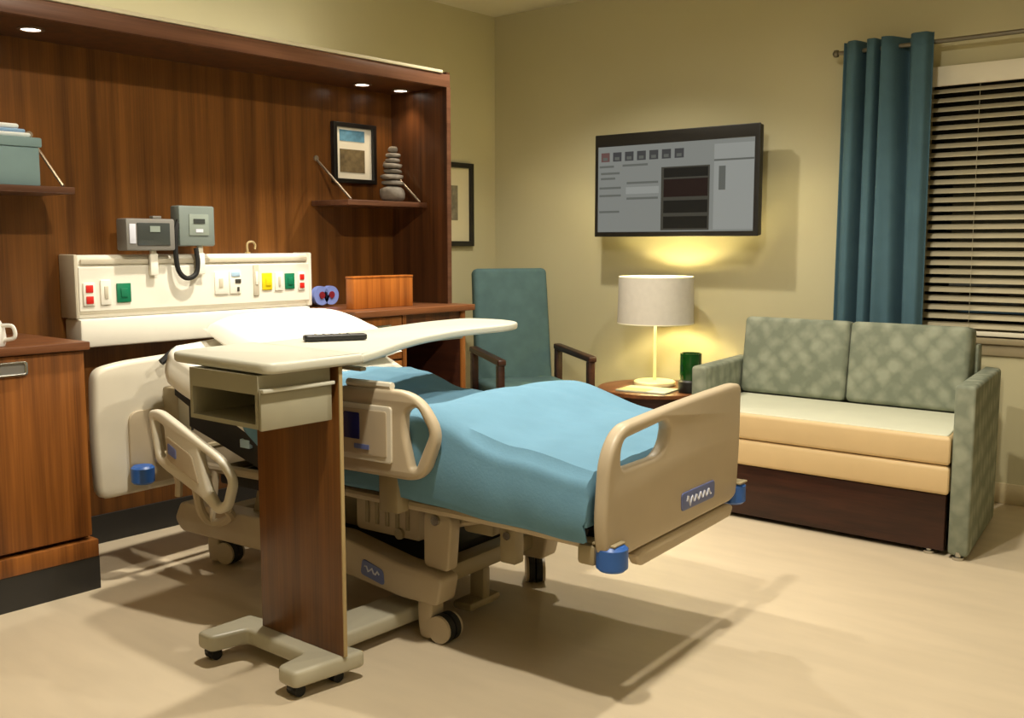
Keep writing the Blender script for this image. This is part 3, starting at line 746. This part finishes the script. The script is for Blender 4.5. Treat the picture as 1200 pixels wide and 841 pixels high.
obj('rail_mark', plate(rounded([(1.700, 0.55), (1.655, 0.53), (1.655, 0.495), (1.700, 0.512)], 0.006), [], 0.003, lambda a, b, c: (-0.5165 + c, a, b), 0.001), 'label_blue', hl)
bm = tube(new(), [(-0.48, 1.60, 0.40), (-0.44, 1.62, 0.29), (-0.40, 1.60, 0.25), (-0.41, 1.50, 0.29), (-0.47, 1.44, 0.34)], 0.016, 8, smooth=4)
tube(bm, [(-0.41, 1.61, 0.255), (-0.39, 1.60, 0.44)], 0.014, 8)
obj('rail_linkage', bm, 'bed_cream', bed)
bm = tube(new(), [(-0.48, 1.72, 0.45), (-0.455, 1.73, 0.40), (-0.45, 1.74, 0.34)], 0.014, 8, smooth=4)
obj('release_lever', bm, 'bed_cream', bed)
obj('cover_tag', B(-0.402, -0.386, 1.40, 1.45, 0.545, 0.575, 0.002), 'pale_blue', bed)

# mattress, sheet, blanket, pillow
def bedthing(name, label, cat): return thing(name, label, cat, BLOC, BR)
t = bedthing('mattress', 'dark vinyl covered mattress on the hospital bed', 'mattress')
bm = strip(new(), vs, lambda v: zb(v) - 0.001, lambda v: ZT(v), -0.42, 0.42)
o = obj('mattress_body', bm, 'mattress_cover', t)
md = o.modifiers.new('bevel', 'BEVEL'); md.width = 0.03; md.segments = 3; md.limit_method = 'ANGLE'; md.angle_limit = R(50)

def drape(v0, v1, nv, topf, hw, hemf, amp, seed, end_drop=None, nx=40, ns=10):
    """cloth over the mattress: left hem, side, top, side, right hem"""
    bm = new(); rows = []
    for i in range(nv + 1):
        v = v0 + (v1 - v0) * i / nv
        row = []
        zt = topf(v); hem = hemf(v)
        prof = []
        for k in range(ns):
            f = k / ns
            prof.append((-hw - 0.012 * math.sin(f * math.pi) , hem + (zt - 0.035 - hem) * f))
        for k in range(5):
            a = math.pi * (1 - 0.5 * k / 5)
            prof.append((-hw + 0.035 + 0.035 * math.cos(a), zt - 0.035 + 0.035 * math.sin(a)))
        for k in range(nx + 1):
            x = -hw + 0.035 + (2 * hw - 0.07) * k / nx
            prof.append((x, zt))
        for k in range(5):
            a = math.pi * 0.5 * (1 - (k + 1) / 5)
            prof.append((hw - 0.035 + 0.035 * math.cos(a), zt - 0.035 + 0.035 * math.sin(a)))
        for k in range(ns):
            f = 1 - (k + 1) / ns
            prof.append((hw + 0.012 * math.sin(f * math.pi), hem + (zt - 0.035 - hem) * f))
        for x, z in prof:
            q = Vector((x * 3.0 + seed, v * 3.4, z * 2))
            q2 = Vector((x * 9 + v * 6 + seed, v * 3.0, z * 5))
            n = noise.noise(q) * amp + noise.noise(q2) * amp * 0.45
            crown = 0.02 * (1 - (x / hw) ** 2) if abs(x) < hw else 0
            if abs(x) >= hw - 0.03:
                row.append(bm.verts.new((x + math.copysign(abs(n) * 0.5, x), v, z + (n * 0.4 if z < zt - 0.03 else n * 0.5))))
            else:
                row.append(bm.verts.new((x, v, z + abs(n) + crown)))
        rows.append(row)
    for a, b in zip(rows, rows[1:]):
        for k in range(len(a) - 1):
            bm.faces.new((a[k], a[k + 1], b[k + 1], b[k]))
    return bm, rows
t = bedthing('bed_sheet', 'white sheet over the raised head end of the mattress', 'bed sheet')
bm, rows = drape(1.05, 1.80, 30, lambda v: ZT(v) + 0.008, 0.428, lambda v: zb(v) + 0.01, 0.006, 3.0)
o = obj('sheet', bm, 'sheet_white', t)
md = o.modifiers.new('thickness', 'SOLIDIFY'); md.thickness = 0.004; md.offset = 1
t = bedthing('blanket', 'light blue blanket spread over the bed up to the pillow end', 'blanket')
HEM = [(0.0, 0.47), (0.2, 0.475), (0.5, 0.488), (0.9, 0.505), (1.25, 0.56), (1.46, 0.66)]
def btop(v): return ZT(v) + 0.022 + 0.018 * math.exp(-((v - 0.58) / 0.18) ** 2)
bm, rows = drape(0.012, 1.37, 64, btop, 0.440, lambda v: interp(HEM, v), 0.020, 11.0)
# the foot end hangs down behind the footboard
first = rows[0]; nxt = []
cols = []
for vtx in first:
    col = [vtx]
    for k in range(1, 6):
        zz = vtx.co.z + (min(vtx.co.z, 0.51) - vtx.co.z) * k / 5
        col.append(bm.verts.new((vtx.co.x, 0.006, zz)))
    cols.append(col)
for a, b in zip(cols, cols[1:]):
    for k in range(5):
        try: bm.faces.new((a[k], a[k + 1], b[k + 1], b[k]))
        except ValueError: pass
o = obj('blanket_cloth', bm, 'blanket_blue', t)
md = o.modifiers.new('thickness', 'SOLIDIFY'); md.thickness = 0.006; md.offset = 1
# pillow
t = bedthing('pillow', 'plump white pillow at the raised head of the bed', 'pillow')
bm = new(); NX, NY = 36, 24
top = {}; bot = {}
ang = math.atan2(0.105, 0.35)
for i in range(NX + 1):
    for j in range(NY + 1):
        a = -1 + 2 * i / NX; b = -1 + 2 * j / NY
        px = 0.36 * a * (1 - 0.07 * b * b); py = 0.22 * b * (1 - 0.07 * a * a)
        h = 0.085 * max(0, (1 - a ** 4)) ** 0.5 * max(0, (1 - b ** 4)) ** 0.5
        h += 0.008 * noise.noise(Vector((a * 3, b * 3, 4))) * (1 - a * a) * (1 - b * b)
        for dct, s in ((top, 1), (bot, -1)):
            if s < 0 and (i in (0, NX) or j in (0, NY)): bot[i, j] = top[i, j]; continue
            z = h * (1 if s > 0 else -0.5)
            yy = py * math.cos(ang) - z * math.sin(ang); zz = py * math.sin(ang) + z * math.cos(ang)
            dct[i, j] = bm.verts.new((px + 0.06, 1.60 + yy, ZT(1.60) + 0.075 + zz))
for i in range(NX):
    for j in range(NY):
        bm.faces.new((top[i, j], top[i + 1, j], top[i + 1, j + 1], top[i, j + 1]))
        bm.faces.new((bot[i, j], bot[i, j + 1], bot[i + 1, j + 1], bot[i + 1, j]))
obj('pillow_case', bm, 'sheet_white', t)

# =================================================================== OVERBED TABLE
t = thing('overbed_table', 'overbed table with wood side panel, drawer box and pale top', 'overbed table', (1.83, 2.33, 0))
PY0, PY1 = 2.135, 2.515
obj('side_panel', B(1.822, 1.833, PY0 + 0.004, PY1, 0.086, 0.915, 0.002), 'walnut', t, world=True)
obj('edge_band', B(1.8218, 1.8332, PY0, PY0 + 0.0038, 0.086, 0.915), 'edge_band', t, world=True)
bm = new()
foot = rounded([(1.665, 2.16), (1.665, 2.24), (1.775, 2.255), (1.775, 2.53), (1.665, 2.555), (1.665, 2.63), (1.86, 2.63), (1.88, 2.45), (1.88, 2.42), (2.38, 2.42), (2.38, 2.27), (1.88, 2.27), (1.90, 2.13)],
               [0.02, 0.02, 0.02, 0.02, 0.02, 0.02, 0.02, 0.01, 0.01, 0.03, 0.03, 0.01, 0.02])
base = obj('base', plate(foot, [], 0.05, lambda a, b, c: (a, b, 0.061 + c), 0.012), 'table_metal', t, world=True)
for x, y in ((1.70, 2.20), (1.83, 2.19), (1.70, 2.595), (2.33, 2.345)):
    c_ = obj('caster', cyl(new(), (x, y - 0.02, 0.018), (x, y + 0.02, 0.018), 0.018, n=20), 'black_rubber', t, world=True)
    obj('caster_housing', B(x - 0.026, x + 0.026, y - 0.012, y + 0.012, 0.022, 0.0355, 0.005), 'black_plastic', c_, world=True)
# box beside the panel: open shelf facing the cabinet side, drawer facing the room
bx0, bx1, by0, by1, bz0, bz1 = 1.572, 1.812, 2.15, 2.47, 0.772, 0.912
bm = new()
box(bm, bx0, bx1, by0 + 0.012, by1, bz0, bz0 + 0.012); box(bm, bx0, bx1, by0 + 0.012, by1, bz1 - 0.05, bz1)
box(bm, bx0, bx1, by1 - 0.012, by1, bz0 + 0.012, bz1 - 0.05); box(bm, bx0, bx1, by0 + 0.012, by0 + 0.024, bz0 + 0.012, bz1 - 0.05)
box(bm, bx1 - 0.014, bx1 - 0.002, by0 + 0.024, by1 - 0.012, bz0 + 0.012, bz1 - 0.05)
obj('drawer_case', bm, 'table_grey', t, world=True, smooth=False)
d = obj('drawer_front', B(bx0, bx1 - 0.004, by0, by0 + 0.011, bz0 - 0.004, bz1 - 0.034, 0.003), 'table_grey', t, world=True)
obj('drawer_lip', B(bx0, bx1 - 0.002, by0 - 0.012, by0 - 0.0005, bz1 - 0.044, bz1 - 0.034, 0.002), 'table_laminate', d, world=True)
TL = rounded([(1.572, 2.115), (1.585, 2.60), (1.90, 2.632), (1.90, 2.125)], [0.05, 0.06, 0.005, 0.005])
obj('table_top', plate(TL, [], 0.03, lambda a, b, c: (a, b, 0.932 + c), 0.009), 'table_laminate', t, world=True)
LF = rounded([(1.903, 2.128), (2.02, 2.185), (2.34, 2.37), (2.70, 2.49), (2.98, 2.49), (3.11, 2.55), (3.17, 2.68), (3.14, 2.865), (2.88, 2.85), (2.47, 2.74), (1.903, 2.635)],
             [0.01, 0.05, 0.15, 0.15, 0.08, 0.06, 0.07, 0.08, 0.1, 0.2, 0.01])
lf = obj('extension_leaf', plate(LF, [], 0.026, lambda a, b, c: (a, b, 0.930 + c), 0.008), 'table_laminate', t, world=True)
obj('leaf_rail', B(1.845, 2.25, 2.40, 2.52, 0.885, 0.916, 0.006), 'table_grey', t, world=True)
obj('leaf_rail_arm', B(2.20, 2.80, 2.57, 2.65, 0.898, 0.9165, 0.004), 'table_grey', t, world=True)
obj('release_lever', B(2.02, 2.045, 2.27, 2.42, 0.872, 0.884, 0.004), 'table_grey', t, world=True)
t = thing('remote_control', 'slim black remote control lying on the overbed table', 'remote control', (2.12, 2.50, 0.945), R(-28))
obj('remote_body', plate(rounded(rect(-0.10, 0.10, -0.026, 0.026), 0.012), [], 0.018, lambda a, b, c: (a, b, 0.0095 + c), 0.005), 'black_plastic', t)
for i in range(5):
    for j in (-1, 0, 1):
        obj('button', cyl(new(), (-0.06 + i * 0.026, j * 0.013, 0.0185), (-0.06 + i * 0.026, j * 0.013, 0.0205), 0.0045, n=10), 'device_grey', t)

# =================================================================== SLEEPER SOFA
t = thing('sleeper_sofa', 'two seat sofa with patterned green grey back and thick cream cushions', 'sofa', (4.5, 1.80, 0))
def prism(poly, z0, z1, bev=0.012):
    return plate(rounded(poly, 0.015, 3), [], z1 - z0, lambda a, b, c: (a, b, (z0 + z1) / 2 + c), bev)
obj('armrest', prism([(4.15, 1.195), (4.15, 1.115), (4.86, 1.205), (4.88, 1.285)], 0.015, 0.70, 0.016), 'sofa_fabric', t, world=True)
obj('armrest', prism([(4.30, 2.455), (4.30, 2.375), (4.93, 2.44), (4.93, 2.53)], 0.03, 0.665, 0.016), 'sofa_fabric', t, world=True)
obj('back_frame', B(4.84, 4.90, 1.30, 2.43, 0.03, 0.80, 0.01), 'sofa_fabric', t, world=True)
def back_cushion(y0, y1):
    bm = B(-0.055, 0.055, y0, y1, 0, 0.385, 0.025, 4)
    bm.transform(Matrix.Translation((4.772, 0, 0.495)) @ Matrix.Rotation(R(7), 4, 'Y'))
    obj('back_cushion', bm, 'sofa_fabric', t, world=True)
back_cushion(1.315, 1.862); back_cushion(1.868, 2.415)
for z0, z1 in ((0.372, 0.490), (0.252, 0.369)):
    bm = prism([(4.15, 1.20), (4.74, 1.29), (4.74, 2.41), (4.15, 2.37)], z0, z1, 0.018)
    sc_ = obj('seat_cushion', bm, 'sofa_cream', t, world=True)
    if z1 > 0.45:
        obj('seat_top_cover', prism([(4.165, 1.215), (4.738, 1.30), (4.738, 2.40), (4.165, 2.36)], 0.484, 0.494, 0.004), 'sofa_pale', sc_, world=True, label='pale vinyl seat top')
obj('front_panel', B(4.17, 4.20, 1.215, 2.35, 0.02, 0.249, 0.003), 'mahogany', t, world=True)
obj('seat_base', B(4.201, 4.838, 1.30, 2.36, 0.06, 0.249), 'mahogany', t, world=True)
for x, y in ((4.16, 1.155), (4.185, 1.275), (4.19, 2.22), (4.86, 1.245), (4.88, 2.47)):
    bm = cyl(new(), (x, y, 0), (x, y, 0.012), 0.022, n=16); cyl(bm, (x, y, 0.012), (x, y, 0.032 if x != 4.185 and x != 4.19 else 0.075), 0.012, n=12)
    obj('foot', bm, 'chrome', t, world=True)

# =================================================================== ARMCHAIR IN THE CORNER
CR = math.atan2(-0.856, -0.53) + math.pi / 2     # local -Y is the way it faces
t = thing('armchair', 'teal high backed armchair with dark wood arms in the corner', 'armchair', (4.665, 3.755, 0), CR)
bm = B(-0.245, 0.245, -0.045, 0.045, 0, 0.70, 0.03, 4)
for v in bm.verts:
    v.co.x *= 1.0 - 0.03 * (v.co.z / 0.7)
    if v.co.z > 0.6: v.co.z += 0.012 * (1 - (v.co.x / 0.245) ** 2)
bm.transform(Matrix.Translation((0, 0.285, 0.40)) @ Matrix.Rotation(R(-8), 4, 'X'))
obj('backrest', bm, 'chair_teal', t)
obj('seat', B(-0.25, 0.25, -0.30, 0.26, 0.33, 0.435, 0.03, 4), 'chair_teal', t)
for s in (-1, 1):
    x0 = s * 0.272; 
    obj('armrest', plate(rounded([(-0.325, 0.575), (-0.325, 0.61), (0.25, 0.635), (0.25, 0.60)], 0.012), [], 0.05, lambda a, b, c: (x0 + c, a, b), 0.008), 'mahogany', t)
    obj('leg', B(x0 - 0.02, x0 + 0.02, -0.315, -0.265, 0, 0.577, 0.006), 'mahogany', t)
    obj('leg', B(x0 - 0.02, x0 + 0.02, 0.20, 0.25, 0, 0.60, 0.006), 'mahogany', t)
    obj('side_rail', B(x0 - 0.012, x0 + 0.012, -0.264, 0.199, 0.30, 0.36, 0.004), 'mahogany', t)

# =================================================================== END TABLE AND THE THINGS ON IT
EX, EY = 4.87, 3.00
t = thing('end_table', 'round dark wood end table under the lamp', 'side table', (EX, EY, 0))
obj('table_top', lathe(new(), (0, 0, 0.425), [(0, 0), (0.318, 0), (0.33, 0.006), (0.33, 0.022), (0.322, 0.027), (0, 0.027)], 56), 'walnut_top', t)
obj('drum_body', lathe(new(), (0, 0, 0.0), [(0, 0.04), (0.285, 0.04), (0.285, 0.424), (0, 0.424)], 56), 'mahogany', t)
obj('plinth', lathe(new(), (0, 0, 0.0), [(0, 0), (0.25, 0), (0.25, 0.039), (0, 0.039)], 48), 'toe_kick', t)
LX, LY = 4.92, 3.045
t = thing('table_lamp', 'lit table lamp with pale drum shade and thin white stem', 'lamp', (LX, LY, 0.452))
obj('lamp_base', lathe(new(), (0, 0, 0), [(0, 0), (0.112, 0), (0.118, 0.006), (0.118, 0.022), (0.11, 0.028), (0.012, 0.030), (0, 0.030)], 40), 'lamp_cream', t)
obj('stem', cyl(new(), (0, 0, 0.030), (0, 0, 0.44), 0.0095, n=16), 'lamp_cream', t)
sh = lathe(new(), (0, 0, 0.352), [(0.214, 0.0), (0.210, 0.262)], 56)
o = obj('shade', sh, 'lamp_shade', t)
sh2 = lathe(new(), (0, 0, 0.352), [(0.211, 0.001), (0.207, 0.261)], 56)
obj('shade_lining', sh2, 'lamp_shade_inner', o)
for z0, r0 in ((0.0, 0.2145), (0.258, 0.2105)):
    bm = lathe(new(), (0, 0, 0.352), [(r0, z0), (r0, z0 + 0.006), (r0 - 0.004, z0 + 0.006), (r0 - 0.004, z0)], 56)
    obj('shade_rim', bm, 'lamp_shade_inner', o)
bm = new()
for k in range(3):
    a = k * 2 * math.pi / 3 + 0.3
    tube(bm, [(0.008 * math.cos(a), 0.008 * math.sin(a), 0.44), (0.207 * math.cos(a), 0.207 * math.sin(a), 0.56)], 0.0025, 6)
obj('shade_spider', bm, 'chrome', t)
obj('bulb', lathe(new(), (0, 0, 0.442), [(0, 0), (0.013, 0.0), (0.016, 0.02), (0.029, 0.05), (0.03, 0.065), (0.02, 0.086), (0, 0.093)], 24), 'bulb', t)


t = thing('magazine', 'pale magazine with warm cover block lying on the end table', 'magazine', (4.70, 2.97, 0.452), R(8))
obj('pages', B(-0.10, 0.10, -0.16, 0.13, 0.0005, 0.010, 0.002), 'magazine_pale', t)
obj('cover_block', B(-0.095, 0.0, -0.05, 0.12, 0.0102, 0.0114), 'magazine_warm', t)
t = thing('candle_holder', 'dark green glass candle holder on a black base', 'candle holder', (4.80, 2.745, 0.4525))
obj('holder_base', lathe(new(), (0, 0, 0), [(0, 0), (0.062, 0), (0.066, 0.01), (0.066, 0.06), (0.058, 0.068), (0, 0.068)], 32), 'black_plastic', t)
obj('glass', lathe(new(), (0, 0, 0.0685), [(0, 0), (0.056, 0), (0.058, 0.01), (0.058, 0.145), (0.052, 0.145), (0.052, 0.02), (0, 0.018)], 32), 'green_glass', t)

# =================================================================== WALL SCREEN
TY0, TY1, TZ0, TZ1 = 2.488, 3.548, 1.291, 1.885
TXF = 5.03
t = thing('wall_screen', 'flat black framed screen showing a pale record page on the wall', 'television', (5.17, (TY0 + TY1) / 2, TZ0))
obj('housing', B(TXF + 0.012, TXF + 0.055, TY0 + 0.004, TY1 - 0.004, TZ0 + 0.004, TZ1 - 0.004, 0.008), 'black_plastic', t, world=True)
bz = 0.03
obj('bezel', plate(rounded(rect(TY0, TY1, TZ0, TZ1), 0.006), [rect(TY0 + bz, TY1 - bz * .6, TZ0 + 0.028, TZ1 - 0.07)], 0.012, lambda a, b, c: (TXF + 0.006 + c, a, b), 0.003), 'frame_black', t, world=True)
# screen rectangle runs in y from right (TY0) to left (TY1)
SY0, SY1, SZ0, SZ1 = TY0 + bz, TY1 - bz * .6, TZ0 + 0.028, TZ1 - 0.07
sw, shh = SY1 - SY0, SZ1 - SZ0
scr = obj('screen', B(TXF + 0.008, TXF + 0.012, SY0 - 0.002, SY1 + 0.002, SZ0 - 0.002, SZ1 + 0.002), 'tv_page', t, world=True)
def on_screen(name, u0, u1, v0, v1, m, lift=0.0012):
    """u from left, v from top, both 0..1"""
    obj(name, B(TXF + 0.008 - lift, TXF + 0.0081, SY1 - u1 * sw, SY1 - u0 * sw, SZ1 - v1 * shh, SZ1 - v0 * shh), m, scr, world=True, smooth=False)
on_screen('page_column', 0.76, 0.995, 0.05, 0.98, 'tv_band', 0.0006)
for i in range(7):
    on_screen('icon_tile', 0.022 + i * 0.082, 0.08 + i * 0.082, 0.07, 0.175, 'tv_tile_red' if i == 0 else 'tv_tile')
    on_screen('icon_glyph', 0.035 + i * 0.082, 0.066 + i * 0.082, 0.125, 0.16, 'tv_rule', 0.0020)
on_screen('chart_panel', 0.43, 0.735, 0.27, 0.985, 'tv_line')
for (a, b, m) in ((0.285, 0.39, 'tv_dark'), (0.41, 0.61, 'tv_maroon'), (0.65, 0.79, 'tv_dark'), (0.83, 0.965, 'tv_dark')):
    on_screen('chart_band', 0.447, 0.725, a, b, m, 0.0020)
for (u0, u1, v) in ((0.01, 0.11, 0.22), (0.17, 0.34, 0.215), (0.02, 0.15, 0.30), (0.02, 0.12, 0.36), (0.01, 0.16, 0.47), (0.01, 0.16, 0.56), (0.01, 0.15, 0.75), (0.20, 0.41, 0.42), (0.2, 0.41, 0.60)):
    on_screen('text_line', u0, u1, v, v + 0.025, 'tv_text')
on_screen('page_block', 0.195, 0.415, 0.48, 0.56, 'tv_band')
on_screen('page_block', 0.79, 0.83, 0.29, 0.55, 'tv_rule')
on_screen('rule_line', 0.76, 0.995, 0.215, 0.235, 'tv_rule')
bm = B(X1 - 0.012, X1 - 0.001, 2.85, 3.17, 1.48, 1.72, 0.003)
box(bm, TXF + 0.056, X1 - 0.0125, 2.95, 3.07, 1.54, 1.66, 0.004)
obj('wall_mount', bm, 'black_plastic', t, world=True)

# =================================================================== CURTAIN, ROD, BLIND
t = thing('curtain_rod', 'thin metal curtain rod above the window', 'curtain rod', (5.155, 1.1, 2.195))
obj('rod', tube(new(), [(5.115, 2.11, 2.205), (5.115, -0.12, 2.205)], 0.011, 12), 'rod_metal', t, world=True)
for y in (2.125, -0.125):
    obj('finial', lathe(new(), (5.115, y, 2.185), [(0, 0), (0.012, 0.004), (0.019, 0.02), (0.012, 0.036), (0, 0.04)], 16), 'rod_metal', t, world=True)
for y in (2.10, 0.95, -0.10):
    obj('rod_bracket', tube(new(), [(5.125, y, 2.205), (X1 - 0.001, y, 2.205)], 0.007, 8), 'rod_metal', t, world=True)
t = thing('curtain', 'teal gathered curtain hanging beside the window', 'curtain', (5.155, 1.85, 0.06))
bm = new(); rows = []
NS, NZ = 150, 30
for j in range(NZ + 1):
    f = j / NZ; z = 2.248 - f * (2.248 - 0.06)
    row = []
    for i in range(NS + 1):
        s = i / NS
        y = 2.075 - s * (0.435 + 0.02 * f)
        x = 5.052
        for c, wd, dp in ((0.02, 0.04, 0.05), (0.23, 0.040, 0.125), (0.42, 0.026, 0.10), (0.74 - 0.06 * (1 - f) ** 2, 0.048 + 0.03 * (1 - f) ** 3, 0.125), (0.99, 0.03, 0.05)):
            x += dp * math.exp(-((s - c) / wd) ** 2)
        x += 0.010 * math.sin(s * 23 + 0.6 * f) * (0.5 + 0.5 * f)
        row.append(bm.verts.new((x, y + 0.012 * f, z)))
    rows.append(row)
for a, b in zip(rows, rows[1:]):
    for i in range(NS): bm.faces.new((a[i], a[i + 1], b[i + 1], b[i]))
o = obj('curtain_cloth', bm, 'curtain_teal', t, world=True)
md = o.modifiers.new('thickness', 'SOLIDIFY'); md.thickness = 0.004; md.offset = 0

t = thing('window_blind', 'cream horizontal slat blind with pale valance over the dark window', 'blind', (5.21, 0.95, WZ0))
BY0, BY1 = WY0 + 0.01, WY1 - 0.012
obj('valance', B(5.185, 5.20, WY0 - 0.02, WY1 - 0.04, 2.005, 2.098, 0.003), 'blind_valance', t, world=True)
obj('head_rail', B(5.203, 5.255, BY0, BY1, 2.03, 2.085, 0.003), 'blind_valance', t, world=True)
NSL = 27
sl = None
for i in range(NSL):
    z = 1.985 - i * (1.985 - 0.855) / (NSL - 1)
    if sl is None:
        bm = new()
        n = 5; c0 = []; c1 = []
        tilt = R(30)
        for y, c in ((BY0, c0), (BY1, c1)):
            for k in range(n + 1):
                a = -0.024 + 0.048 * k / n; h = 0.003 * (1 - (a / 0.024) ** 2)
                c.append(bm.verts.new((a * math.cos(tilt) - h * math.sin(tilt), y - (BY0 + BY1) / 2, h * math.cos(tilt) + a * math.sin(tilt) + 0.0012)))
            for k in range(n, -1, -1):
                a = -0.024 + 0.048 * k / n; h = 0.003 * (1 - (a / 0.024) ** 2)
                c.append(bm.verts.new((a * math.cos(tilt) - h * math.sin(tilt), y - (BY0 + BY1) / 2, h * math.cos(tilt) + a * math.sin(tilt) - 0.0012)))
        m_ = len(c0)
        for k in range(m_): bm.faces.new((c0[k], c0[(k + 1) % m_], c1[(k + 1) % m_], c1[k]))
        bm.faces.new(c0); bm.faces.new(c1[::-1])
        sl = obj('slat', bm, 'blind_slat', t)
        o = sl
    else:
        o = sl.copy(); COL.objects.link(o); o.parent = t
    o.location = (5.226 - 5.21, (BY0 + BY1) / 2 - 0.95, z - WZ0)
obj('bottom_rail', B(5.203, 5.25, BY0, BY1, 0.808, 0.83, 0.004), 'blind_valance', t, world=True)
for y in (1.45, 0.95, 0.40):
    obj('ladder_cord', tube(new(), [(5.1995, y, 0.82), (5.1995, y, 2.04)], 0.0008, 6), 'blind_slat', t, world=True)
